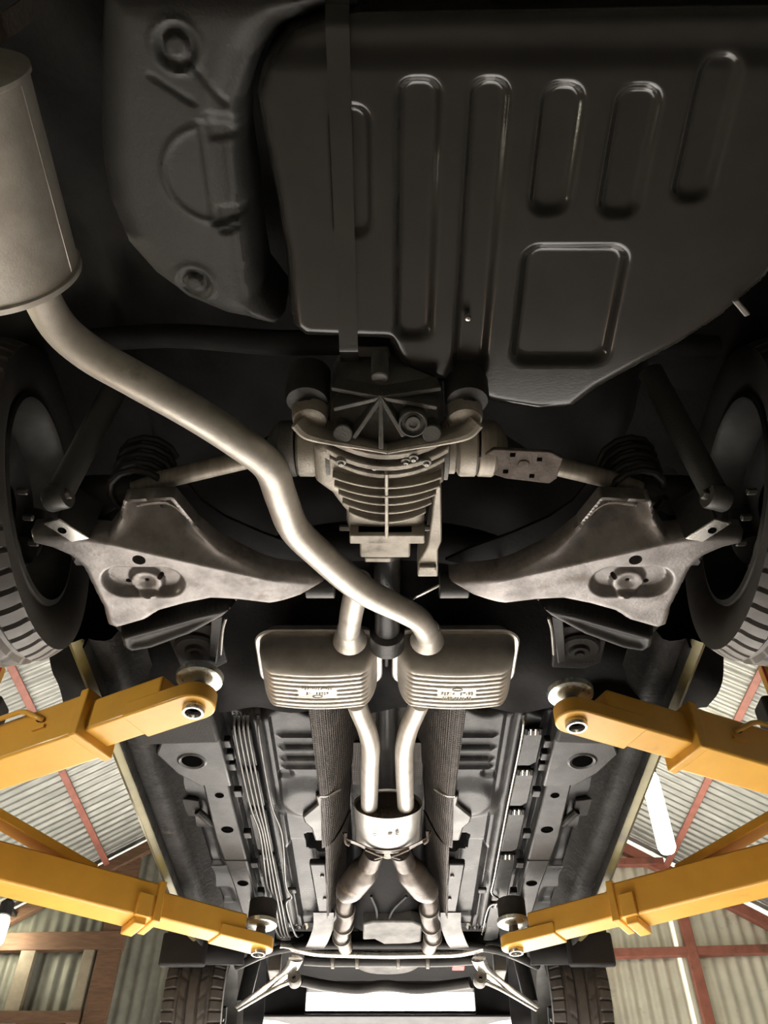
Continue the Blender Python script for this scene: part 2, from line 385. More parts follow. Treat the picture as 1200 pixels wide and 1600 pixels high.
# ================================================================== THE CAR
car = empty('car', (0, 2.5, 1.24+CAMZ), 'raised sedan seen from below, exhaust, differential and floor pan exposed', 'car')
# ---- body: sides, underbody panels
WY, WH = 1.14, 1.26; FY, FH = 3.95, 1.20
def arch(yc, hc, r, a0, a1, n=14): return [(yc+r*math.cos(math.radians(a0+(a1-a0)*i/n)), hc+r*math.sin(math.radians(a0+(a1-a0)*i/n))) for i in range(n+1)]
side = [(4.75, 1.52)]+[(4.70, 1.50), (4.38, 1.50)]+arch(FY, 1.38, .43, 18, 162)+[(3.53, 1.53), (1.58, 1.53)]+arch(WY, 1.40, .43, 18, 162)+[(.70, 1.50), (.12, 1.50), (.08, 1.62), (.12, 1.85), (.9, 1.92), (1.35, 2.28), (2.5, 2.34), (3.3, 1.95), (4.5, 1.80), (4.78, 1.60)]
for s in (-1, 1):
    prism('body_side', side, s*.865, s*.895, M['paint'], car, bev=.008, axis='x')
shell = [(.14, 1.55), (.14, 1.84), (.9, 1.90), (1.35, 2.26), (2.5, 2.32), (3.3, 1.93), (4.5, 1.78), (4.7, 1.58)]
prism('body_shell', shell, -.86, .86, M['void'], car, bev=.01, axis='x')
prism('rear_valance', [(-.86, .10), (.86, .10), (.86, .16), (-.86, .16)], 1.36, 1.6, M['void'], car, bev=.02)
# rear underbody, wavy pressed sheet well above the tank and axle
def under(X, Y):
    Z = 1.46+.012*np.sin(X*31)*np.sin(Y*23)+.05*sstep(.3, .0, np.abs(Y-1.2))
    Z = Z+.07*sstep(.50, .56, np.abs(X))*sstep(.62, .72, Y)*sstep(1.75, 1.65, Y)
    Z = Z-.13*sstep(1.60, 1.82, Y)
    return Z, np.ones(X.shape, bool)
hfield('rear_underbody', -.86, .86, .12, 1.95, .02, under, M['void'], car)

# ---- fuel tank
TH = 1.20
tank_px = [(398, 150), (416, 240), (432, 320), (446, 400), (450, 470), (456, 515), (476, 531), (606, 536), (622, 572), (650, 588), (770, 634), (840, 646), (898, 641), (936, 612), (1000, 577), (1060, 545), (1130, 500), (1200, 440), (1300, 300), (1320, 60), (1320, 12), (520, 26), (450, 52), (412, 96)]
tank_poly = pix(tank_px, TH)
slots = []
for (u0, u1, v0, v1) in [(620, 690, 118, 532), (722, 786, 118, 588), (838, 910, 126, 338), (950, 1026, 130, 342), (1074, 1146, 82, 318), (522, 588, 160, 372)]:
    a, b = g(u0, (v0+v1)/2, TH), g(u1, (v0+v1)/2, TH); c0 = g((u0+u1)/2, v0, TH); c1 = g((u0+u1)/2, v1, TH)
    slots.append(((a.x+b.x)/2-.004, (c0.y+c1.y)/2, (b.x-a.x)/2, (c1.y-c0.y)/2, .026))
a, b = g(806, 470, TH), g(972, 470, TH); c0, c1 = g(880, 382, TH), g(890, 572, TH)
def tank_fn(X, Y):
    d = sd_poly(X, Y, tank_poly)
    Z = TH+edge_round(d, .020, .09)
    for k, (cx, cy, hx, hy, r) in enumerate(slots):
        q = sd_rbox(X, Y, cx, cy, hx, hy, r)
        Z = Z+(.012 if k < 5 else .008)*sstep(-.002, .013, q)
    q = sd_rbox(X, Y, (a.x+b.x)/2, (c0.y+c1.y)/2, (b.x-a.x)/2, (c1.y-c0.y)/2, .03)
    Z = Z+.016*sstep(-.002, .015, q)
    # step toward the rear edge
    Z = Z+.012*sstep(.335, .30, Y)
    return Z
tank = hfield('fuel_tank', -.26, .66, .22, .93, .0042, tank_fn, M['tank'], car, sdf=lambda X, Y: sd_poly(X, Y, tank_poly), wall=.12)
def ribbon(name, pts, wd, th, mat, parent, side=Vector((1, 0, 0))):
    vs, fs = [], []; P = catmull(pts, 5)
    for i, p in enumerate(P):
        t = (P[min(i+1, len(P)-1)]-P[max(i-1, 0)]).normalized(); n = t.cross(side).normalized()
        vs += [p-side*wd/2, p+side*wd/2, p+side*wd/2+n*th, p-side*wd/2+n*th]
    for i in range(len(P)-1):
        b0 = 4*i
        for j in range(4): fs.append((b0+j, b0+(j+1) % 4, b0+4+(j+1) % 4, b0+4+j))
    fs += [(0, 1, 2, 3), tuple(4*(len(P)-1)+j for j in range(4))]
    return mesh(name, vs, fs, mat, parent, sharp=40)
sx_ = g(540, 400, TH).x
ribbon('tank_strap', [V(sx_, .24, 1.27), V(sx_, .27, 1.203), V(sx_, .31, 1.198), V(sx_, .5, 1.197), V(sx_, .72, 1.197), V(sx_, .755, 1.200), V(sx_, .785, 1.225), V(sx_, .80, 1.30)], .030, .003, M['tank'], tank)
lathe('drain_screw', [(.001, -.006), (.004, -.005), (.0055, 0), (.0055, .01)], g(731, 496, 1.196), (0, 0, 1), M['chrome'], tank, 12)
prism('strap_bracket', pix([(556, 540), (606, 540), (612, 556), (560, 556)], 1.235), 1.23, 1.236, M['bolt'], tank)
prism('tank_bracket', pix([(1143, 470), (1152, 466), (1172, 490), (1163, 494)], 1.19), 1.186, 1.192, M['bolt'], tank)

# ---- spare wheel well and boot floor
SH = 1.22
well_px = [(150, -30), (143, 120), (146, 240), (160, 320), (190, 390), (235, 440), (290, 480), (350, 505), (400, 515), (430, 520), (444, 508), (408, 462), (400, 420), (388, 320), (376, 240), (378, 165), (400, 100), (440, 50), (500, 28), (560, 20), (560, -30)]
well_poly = pix(well_px, SH)
wc = g(330, 275, SH)
def well_fn(X, Y):
    d = sd_poly(X, Y, well_poly)
    Z = SH+edge_round(np.minimum(d, .2), .05, .06)
    lip = sd_poly(X, Y, pix([(378, 165), (376, 240), (388, 320), (400, 420), (408, 462), (444, 508), (430, 520), (388, 500), (376, 420), (364, 320), (356, 240), (358, 160), (384, 92), (430, 40), (470, 20), (500, 28), (440, 50), (400, 100)], SH))
    Z = Z-.006*sstep(-.003, .004, lip)
    r = np.hypot(X-wc.x, Y-wc.y)
    # central star pressing with petal cut-outs
    Z = Z+.007*sstep(.075, .070, r)*sstep(-.004, .004, X-wc.x+.010)
    Z = Z+.005*sstep(.088, .084, r)*sstep(.045, .05, np.abs(Y-wc.y))*sstep(.0, .006, X-wc.x)
    Z = Z-.004*sstep(.006, .0, np.abs(r-.067))*sstep(.0, -.01, X-wc.x)
    for (u, v, rr) in ((275, 72, .027), (303, 444, .026)):
        p = g(u, v, SH); q = np.hypot(X-p.x, Y-p.y)
        Z = Z+.006*sstep(rr, rr-.005, q)-.008*sstep(rr*.62, rr*.5, q)-.003*sstep(.005, 0, np.abs(q-rr*1.2))
    for (u0, v0, u1, v1) in ((300, 100, 352, 165), (235, 118, 300, 160)):
        p, q = g(u0, v0, SH), g(u1, v1, SH); ex, ey = q.x-p.x, q.y-p.y
        t = np.clip(((X-p.x)*ex+(Y-p.y)*ey)/(ex*ex+ey*ey), 0, 1); dd = np.hypot(X-p.x-t*ex, Y-p.y-t*ey)
        Z = Z+.004*sstep(.006, .001, dd)
    return Z
well = hfield('spare_wheel_well', -.45, .02, .18, .80, .0042, well_fn, M['well'], car, sdf=lambda X, Y: sd_poly(X, Y, well_poly), wall=.10)

# ---- rear silencer and tail pipe
ms = empty('rear_silencer', V(-.50, .46, 1.10), parent=car)
y1 = gy(60, 470, .60).y; MC = Vector((-.560, .315, 1.15+CAMZ)); r = .118
lathe('silencer_body', [(.001, -.012), (r*.55, -.012), (r-.012, 0), (r-.002, .004), (r+.004, .006), (r+.004, .012), (r, .014), (r, .268), (r+.004, .270), (r+.004, .278), (r-.002, .280), (r-.012, .284), (r*.5, .290), (.001, .290)], MC, (0, 1, 0), M['exhaust'], ms, 56, sx=.92)
tube('tail_spout', [MC+Vector((.02, -.01, 0)), MC+Vector((.01, -.09, .0)), MC+Vector((0, -.17, .0))], .030, M['exhaust'], ms, 18)
beam('seam', MC+Vector((r*.90, .016, -.012)), MC+Vector((r*.90, .266, -.012)), .005, .005, M['exhaust'], ms, bev=.001)
for yy in (-.02, ): ribbon('hanger_band', [MC+Vector((.03, yy, -.04)), MC+Vector((.05, yy, .03)), MC+Vector((.06, yy, .14)), MC+Vector((.06, yy, .22))], .03, .004, M['rust'], ms, side=Vector((0, 1, 0)))
exh = empty('exhaust_pipe', V(-.2, 1.1, 1.16), parent=car)
pipe = [V(MC.x+.045, MC.y+.283, 1.145), g(90, 508, 1.145), g(140, 552, 1.14), g(215, 595, 1.13), g(300, 643, 1.125), g(370, 688, 1.125), g(420, 728, 1.13), g(440, 778, 1.135), g(460, 826, 1.14), g(502, 868, 1.15), g(545, 905, 1.165), g(580, 929, 1.17), g(622, 950, 1.18), g(652, 966, 1.20), g(664, 982, 1.235), g(668, 992, 1.262)]
tube('tail_pipe', pipe, [.027, .028, .029, .029, .029, .029, .029, .029, .029, .029, .030, .029, .027, .027, .027, .027], M['exhaust'], exh, 24)
tube('branch_pipe', [g(562, 905, 1.172), g(555, 930, 1.18), g(549, 958, 1.20), g(546, 978, 1.23), g(545, 988, 1.262)], [.025, .025, .025, .025, .026], M['exhaust'], exh, 22)
tube('weld_bead', [g(536, 917, 1.138), g(545, 920, 1.139), g(553, 919, 1.140), g(560, 928, 1.142), g(568, 942, 1.144), g(580, 945, 1.147)], .0028, M['exhaust'], exh, 8)

# ---- twin ribbed silencers
def twin(s, name):
    root = empty(name, V(s*.155, 1.68, 1.22), parent=car)
    x0, x1, ya, yb = .012, .318, 1.578, 1.80
    cx, cy, hx, hy = s*(x0+x1)/2, (ya+yb)/2, (x1-x0)/2, (yb-ya)/2
    fh, dep = 1.302, .105
    def fn(X, Y):
        d = sd_rbox(X, Y, cx, cy, hx-.012, hy-.012, .034)
        dd = np.clip(d/.042, 0, 1)
        base = dep*np.sqrt(np.maximum(1-(1-dd)**2, 0))*(1-.20*((X-cx)/hx)**2)
        ys = Y-(ya+.052)-.004*((X-cx)/hx)**2
        ph = ys/.0165
        tri = .5-.5*np.cos(2*np.pi*ph)
        rib = np.where((ys > -.004) & (ph < 8.3), 1-(1-tri)**3, 1.0)
        blank = sstep(.048, .044, np.abs(X-cx))*sstep(.012, .010, np.abs(Y-(ya+.052+.0165*3.5)))
        rib = np.where(blank > .5, 1.0, rib)
        amt = .0055*sstep(.012, .035, d)
        return fh-base+amt*(1-rib)
    hfield('lower_shell', cx-hx, cx+hx, ya, yb, .0022, fn, M['exhaust'], root, sharp=70, sdf=lambda X, Y: sd_rbox(X, Y, cx, cy, hx-.012, hy-.012, .034), wall=0)
    # folded seam flange round the middle and a plain upper shell
    def rr(k, hh, r=.05, n=7):
        P = []
        for (qx, qy, a0) in ((1, 1, 0), (-1, 1, 90), (-1, -1, 180), (1, -1, 270)):
            for i in range(n):
                an = math.radians(a0+90*i/(n-1)); P.append(V(cx+qx*(hx-k-r)+r*math.cos(an), cy+qy*(hy-k-r)+r*math.sin(an), hh))
        return P
    rings = [rr(.016, fh-.004, .036), rr(.003, fh-.004), rr(0, fh-.001), rr(.003, fh+.004), rr(.016, fh+.004, .036), rr(.022, fh+.03, .036), rr(.06, fh+.055, .03)]
    vs = [p for R in rings for p in R]; n = len(rings[0]); fs = []
    for i in range(len(rings)-1):
        for j in range(n): fs.append((i*n+j, i*n+(j+1) % n, (i+1)*n+(j+1) % n, (i+1)*n+j))
    fs.append(tuple((len(rings)-1)*n+j for j in range(n)))
    mesh('seam_flange', vs, fs, M['exhaust'], root)
    inlet = g(546 if s < 0 else 668, 990, 1.262)
    lathe('pipe_collar', [(.027, -.022), (.030, -.018), (.031, 0), (.036, .012), (.040, .03)], inlet+Vector((0, 0, .0)), (0, .75, .1), M['exhaust'], root, 24)
    def put(body, size, y, h, nm='stamped_lettering'):
        m = Matrix.Translation(V(cx+s*.0, y, h))@Matrix(((1, 0, 0, 0), (0, -1, 0, 0), (0, 0, -1, 0), (0, 0, 0, 1)))
        text(nm, body, size, m, M['mark'], root)
    if s > 0:
        put('P3714   ST-98', .0135, ya+.052+.0165*3.5+.006, fh-dep-.0006)
        put('4100-0354-03', .0125, ya+.052+.0165*4.5+.008, fh-dep-.0006)
    else:
        put('P35140354-03', .0125, ya+.052+.0165*2.5, fh-dep-.0006)
        put('51   98037', .0125, ya+.052+.0165*3.5+.005, fh-dep-.0006)
    vs, fs = tube_geo([V(cx+.012*math.cos(t), ya+.052+.0165*(2.6 if s > 0 else 4.2)+.005*math.sin(t), fh-dep-.0004) for t in np.linspace(0, 2*math.pi, 17)], .0010, 6, 1)
    mesh('stamped_oval', vs, fs, M['mark'], root)
    return root
twin(-1, 'ribbed_silencer'); twin(1, 'ribbed_silencer')
# front pipes from ribbed silencers to the resonator
fp = [(-1, [(557, 1098), (562, 1112), (573, 1138), (579, 1165), (578, 1200), (577, 1262)]), (1, [(656, 1098), (650, 1112), (638, 1140), (632, 1170), (632, 1205), (634, 1262)])]
hs = [1.265, 1.265, 1.26, 1.26, 1.275, 1.30]
for s, P in fp:
    tube('link_pipe', [g(u, v, h) for (u, v), h in zip(P, hs)], .0255, M['exhaust'], exh, 24)
# ---- resonator can
rs = empty('resonator', V(0, 2.5, 1.3), parent=car)
RC = V(.002, 2.405, 1.303)
a_, b_ = .048, 2.12
lathe('can_body', [(.001, .004), (a_*.86, .004), (a_*.90, .006), (a_*.97, -.006), (a_*1.02, -.008), (a_*1.02, .004), (a_, .006), (a_, .205), (a_*1.02, .207), (a_*1.02, .215), (a_*.9, .216), (.001, .216)], RC, (0, 1, 0), M['can'], rs, 56, sx=b_)
lathe('end_plate', [(.001, .0), (a_*.90, .0), (a_*.92, .004)], RC+Vector((0, .002, 0)), (0, 1, 0), M['catpipe'], rs, 56, sx=b_)
br = [g(534, 1302, 1.29), g(541, 1312, 1.265), g(556, 1318, 1.258), g(580, 1328, 1.252), g(605, 1331, 1.25), g(630, 1328, 1.252), g(654, 1318, 1.258), g(669, 1310, 1.265), g(674, 1300, 1.29)]
ribbon('support_strap', br, .018, .003, M['catpipe'], rs, side=Vector((0, 1, 0)))
for (u, v) in ((540, 1315), (668, 1312)):
    tube('support_hook', [g(u, v-14, 1.28), g(u, v, 1.262), g(u+(6 if u < 600 else -6), v+5, 1.257)], .006, M['catpipe'], rs, 10)
for s, u in ((-1, 592), (1, 620)):
    tube('clamp_tail', [g(605+s*34, 1327, 1.251), g(605+s*16, 1335, 1.247), g(605+s*8, 1338, 1.246), g(605+s*20, 1342, 1.246)], .0042, M['catpipe'], rs, 8)
def can_text(body, u, v, size):
    p = g(u, v, 1.254)
    m = Matrix.Translation(p)@Matrix.Rotation(math.radians(-90), 4, 'Z')@Matrix(((1, 0, 0, 0), (0, -1, 0, 0), (0, 0, -1, 0), (0, 0, 0, 1)))
    text('stamped_lettering', body, size, m, M['mark'], rs)
can_text('40', 613, 1303, .02); can_text('490', 624, 1302, .018); can_text('Q', 589, 1304, .02)
# ---- catalytic converters and down pipes
for s in (-1, 1):
    ct = empty('down_pipe', V(s*.13, 2.95, 1.3), parent=car)
    def q(u, v, h): p = g(u, v, h); return p if s < 0 else Vector((-p.x, p.y, p.z))
    tube('flex_joint', [q(585, 1330, 1.30), q(579, 1345, 1.30), q(574, 1354, 1.30)], [.034, .036, .034], M['catpipe'], ct, 20)
    tube('converter_body', [q(577, 1350, 1.30), q(568, 1362, 1.30), q(548, 1386, 1.30), q(540, 1396, 1.30)], [.034, .050, .050, .036], M['catpipe'], ct, 24, k=8)
    tube('pipe', [q(542, 1394, 1.30), q(538, 1410, 1.29), q(541, 1428, 1.285), q(535, 1448, 1.28), q(534, 1462, 1.28), q(540, 1480, 1.29)], [.030, .029, .030, .030, .029, .029], M['catpipe'], ct, 20)
    for (u, v, h) in ((540, 1420, 1.287), (537, 1446, 1.281), (534, 1464, 1.28)):
        p = q(u, v, h); lathe('clamp_ring', [(.030, -.006), (.036, -.004), (.036, .004), (.030, .006)], p, (0, 1, -.05), M['bolt'], ct, 22)

# ---- differential
df = empty('differential', V(0, 1.0, 1.2), parent=car)
def loft(name, secs, mat, parent, n=36, pw=2.6):
    vs, fs = [], []
    for (y, w_, h0, h1) in secs:      # superellipse section, half width w_, bottom h0, top h1
        for j in range(n):
            t = 2*math.pi*j/n; c, s_ = math.cos(t), math.sin(t)
            vs.append(V(w_*math.copysign(abs(c)**(2/pw), c), y, (h0+h1)/2+(h1-h0)/2*math.copysign(abs(s_)**(2/pw), s_)))
    m = len(secs)
    for i in range(m-1):
        for j in range(n): fs.append((i*n+j, i*n+(j+1) % n, (i+1)*n+(j+1) % n, (i+1)*n+j))
    fs += [tuple(range(n)), tuple((m-1)*n+j for j in range(n))]
    return mesh(name, vs, fs, mat, parent)
hpx = [(488, 702), (505, 692), (590, 714), (680, 692), (694, 702), (697, 756), (683, 766), (664, 815), (664, 850), (648, 852), (646, 878), (565, 878), (562, 852), (540, 850), (540, 815), (516, 775), (490, 757)]
hpoly = pix(hpx, 1.14)
def h_fn(X, Y):
    d = sd_poly(X, Y, hpoly)
    return 1.128+.055*sstep(.96, 1.20, Y)+.9*X*X+edge_round(d, .018, 0)
hous = hfield('housing', -.13, .13, .86, 1.24, .003, h_fn, M['cast'], df, sdf=lambda X, Y: sd_poly(X, Y, hpoly), wall=.12)
cover = loft('rear_cover', [(.79, .070, 1.20, 1.32), (.805, .085, 1.172, 1.33), (.83, .094, 1.155, 1.34), (.87, .098, 1.143, 1.34), (.893, .100, 1.138, 1.34)], M['castdark'], df, pw=3.2)
# flanges where cover meets housing, sagging in the middle
def arcplate(name, y0, y1, wd, h_mid, h_end, th, mat, parent, n=12, ymid=0.0):
    vs, fs = [], []
    for i in range(n+1):
        x_ = -wd+2*wd*i/n; k = (x_/wd)**2; h = h_mid+(h_end-h_mid)*k; dy = ymid*(1-k)
        vs += [V(x_, y0+dy, h), V(x_, y1+dy, h), V(x_, y1+dy, h+th), V(x_, y0+dy, h+th)]
    for i in range(n):
        b0 = 4*i
        for j in range(4): fs.append((b0+j, b0+(j+1) % 4, b0+4+(j+1) % 4, b0+4+j))
    fs += [(0, 1, 2, 3), tuple(4*n+j for j in range(4))]
    return mesh(name, vs, fs, mat, parent, bev=.002)
arcplate('cover_flange', .876, .888, .102, 1.112, 1.135, .05, M['cast'], df, ymid=.020)
arcplate('housing_flange', .896, .907, .104, 1.108, 1.130, .05, M['cast'], df, ymid=.022)
arcplate('housing_flange', .915, .925, .098, 1.110, 1.128, .05, M['cast'], df, ymid=.022)
for s in (-1, 1):
    # ear: curved arm rising from the flange to an upright boss with a black bush behind
    tube('mounting_ear', [V(s*.0, .892, 1.122), V(s*.045, .882, 1.124), V(s*.095, .871, 1.127), V(s*.130, .858, 1.130), V(s*.145, .842, 1.136)], [.006, .007, .009, .012, .013], M['cast'], df, 12, flat=2.0)
    lathe('ear_boss', [(.001, 0), (.022, 0), (.028, .004), (.030, .012), (.032, .07), (.001, .07)], V(s*.128, .848, 1.136), (0, -.2, 1), M['cast'], df, 24)
    lathe('bush', [(.001, -.004), (.014, -.004), (.016, .0), (.034, .004), (.037, .012), (.037, .07)], V(s*.132, .826, 1.158), (0, -.2, 1), M['blacksteel'], df, 22)
    cyl('mount_bolt', V(s*.132, .826, 1.144), (0, -.2, 1), .009, .014, M['redbush'], df, 6)
    cyl('cover_boss', V(s*.073, .858, 1.118), (0, .35, 1), .016, .05, M['castdark'], df, 18)
    lathe('output_flange', [(.001, .0), (.040, .0), (.045, .004), (.045, .014), (.040, .018), (.048, .022), (.050, .026), (.050, .050), (.046, .054), (.001, .054)], V(s*.104, .945, 1.19), (s, 0, 0), M['cast'], df, 30)
    lathe('toothed_ring', [(.046, 0), (.056, .001), (.056, .008), (.046, .009)], V(s*.098, .945, 1.19), (s, 0, 0), M['castdark'], df, 30)
    lathe('shaft_cup', [(.001, .0), (.048, .0), (.050, .003), (.050, .026), (.044, .034), (.030, .045), (.020, .05)], V(s*.160, .945, 1.19), (s, .05, 0), M['shaft'] if s > 0 else M['castdark'], df, 28)
# star of ribs on the cover
hubp = V(-.010, .806, 1.160)
for (x_, y_, h) in ((-.088, .80, 1.178), (-.088, .825, 1.155), (-.058, .872, 1.134), (-.010, .890, 1.126), (.085, .80, 1.178), (.082, .822, 1.155), (.030, .868, 1.133)):
    p = V(x_, y_, h); mesh('cover_rib', *beam_geo(hubp, p, .008, .032), M['castdark'], df, bev=.0015)
lathe('filler_boss', [(.001, .002), (.006, .002), (.007, 0), (.012, .0), (.013, .006), (.018, .006), (.021, 0), (.023, .002), (.023, .05)], V(.042, .838, 1.118), (0, .3, 1), M['castdark'], df, 24)
cyl('vent_boss', V(-.012, .782, 1.165), (0, -.3, 1), .014, .05, M['castdark'], df, 18)
for (u, v) in ((533, 722), (585, 728), (634, 720), (646, 715), (666, 722)):
    p = g(u, v, 1.118); lathe('flange_bolt', [(.001, -.004), (.004, -.004), (.0055, 0), (.0085, .001), (.0085, .012)], p+Vector((0, 0, -.004)), (0, -.3, 1), M['bolt'], df, 14)
# cooling fins and keel
for i, (y_, wd, h) in enumerate(((.950, .094, 1.108), (.972, .092, 1.110), (.994, .086, 1.114), (1.020, .080, 1.120), (1.050, .070, 1.128))):
    arcplate('cooling_fin', y_, y_+.006, wd, h, h+.012, .04, M['cast'], df, n=14, ymid=.014)
mesh('keel_rib', *beam_geo(V(-.001, .930, 1.118), V(-.001, 1.105, 1.142), .007, .030), M['cast'], df, bev=.002)
nose = box('nose_flange', V(0, 1.130, 1.178), (.142, .024, .06), M['cast'], df, .003)
box('nose_slot_shade', V(-.004, 1.117, 1.163), (.100, .004, .014), M['hole'], nose, .001)
box('nose_block', V(-.004, 1.172, 1.195), (.098, .06, .05), M['cast'], df, .004)
box('nose_plug', V(-.018, 1.208, 1.180), (.052, .014, .020), M['cast'], df, .003)
for s in (-1, 1): cyl('nose_bolt', V(s*.070, 1.135, 1.185), (s, 0, 0), .006, .022, M['bolt'], df, 6)
prism('torque_bracket', [tuple(g(u, v, 1.19)[:2]) for u, v in ((680, 752), (689, 752), (690, 838), (684, 852), (684, 893), (652, 893), (654, 870), (668, 845), (674, 800))], 1.175, 1.24, M['cast'], df, bev=.003)
box('bracket_foot', g(668, 884, 1.175), (.034, .012, .018), M['cast'], df, .003)
lathe('pinion_coupling', [(.001, 0), (.034, 0), (.040, .008), (.040, .03), (.028, .04), (.028, .30), (.04, .31), (.04, .36), (.001, .36)], V(0, 1.215, 1.24), (0, 1, .03), M['blacksteel'], df, 26)
# ---- prop shaft run to the gearbox (dark, up in the tunnel)
tube('prop_shaft', [V(0, 1.5, 1.385), V(0, 2.2, 1.42), V(0, 2.95, 1.41)], .030, M['blacksteel'], car, 18, k=2)

# ---- half shafts
for s in (-1, 1):
    hsf = empty('half_shaft', V(s*.4, 1.05, 1.21), parent=car)
    e0, e1 = V(s*.175, .955, 1.20), V(s*.60, 1.12, 1.25)
    tube('shaft', [e0, e1], .0175, M['shaft'], hsf, 18, k=1)
    tube('boot', [e0+(e1-e0)*-.02, e0+(e1-e0)*.06, e0+(e1-e0)*.12, e0+(e1-e0)*.16], [.036, .034, .026, .020], M['rubber'], hsf, 20)
    tube('boot', [e0+(e1-e0)*.72, e0+(e1-e0)*.80, e0+(e1-e0)*.9, e1], [.020, .03, .04, .046], M['rubber'], hsf, 20)
# rusty rectangular damper plate beside the right-hand shaft
hp = 1.145
pl = prism('damper_plate', pix([(745, 716), (772, 702), (860, 706), (880, 716), (870, 748), (858, 756), (790, 748), (750, 735)], hp), hp, hp+.008, M['rust'], car, bev=.002)
for (u, v) in ((801, 711), (843, 718), (790, 737), (831, 744)):
    box('plate_hole_shade', g(u, v, hp-.0005), (.009, .007, .002), M['hole'], pl, .0005)
cyl('plate_boss', g(818, 727, hp-.002), (0, 0, 1), .011, .004, M['rust'], pl)
tube('plate_stay', [g(760, 725, hp+.01), g(735, 722, 1.17)], .010, M['rust'], pl, 12)

# ---- subframe cross member (black) and hangers
sf = empty('rear_subframe', V(0, 1.3, 1.33), parent=car)
tube('cross_tube', [V(-.62, 1.52, 1.30), V(-.42, 1.46, 1.32), V(-.2, 1.36, 1.35), V(0, 1.34, 1.36), V(.2, 1.36, 1.35), V(.42, 1.46, 1.32), V(.62, 1.52, 1.30)], .045, M['void'], sf, 16)
tube('rear_cross_tube', [V(-.62, .86, 1.40), V(-.40, .82, 1.36), V(-.2, .785, 1.28), V(-.1, .775, 1.265), V(.1, .775, 1.265), V(.25, .785, 1.28), V(.42, .83, 1.36), V(.62, .87, 1.40)], .022, M['void'], sf, 14)
for s in (-1, 1):
    bu = lambda u, v, h: (g(u, v, h) if s > 0 else Vector((-g(u, v, h).x, *g(u, v, h)[1:])))
    p = bu(906, 1025, 1.235)
    lathe('mount_bush', [(.001, 0), (.010, 0), (.012, .006), (.022, .006), (.026, .014), (.046, .014), (.052, .02), (.052, .09)], p, (0, 0, 1), M['underseal'], sf, 30)
    prism('mount_plate', [(p.x-.065, p.y-.07), (p.x+.06, p.y-.08), (p.x+.065, p.y+.06), (p.x+.03, p.y+.085), (p.x-.05, p.y+.08)], 1.262, 1.272, M['underseal'], sf, bev=.003)
    tube('hanger_rod', [bu(857, 966, 1.20), bu(862, 985, 1.215), bu(865, 1022, 1.235)], .0035, M['bolt'], sf, 8)
    prism('sway_bracket', [tuple(bu(u, v, 1.24)[:2]) for u, v in ((862, 962), (880, 968), (884, 1030), (872, 1036))], 1.238, 1.244, M['blacksteel'], sf)
# thin bright handbrake cable across the back of the subframe
tube('handbrake_cable', [g(640, 938, 1.20), g(655, 930, 1.19), g(700, 908, 1.19), g(760, 882, 1.20), g(790, 873, 1.24)], .0035, M['chrome'], car, 8)
tube('cable_sleeve', [g(603, 925, 1.25), g(604, 975, 1.26), g(604, 1040, 1.27)], .004, M['blacksteel'], car, 8)

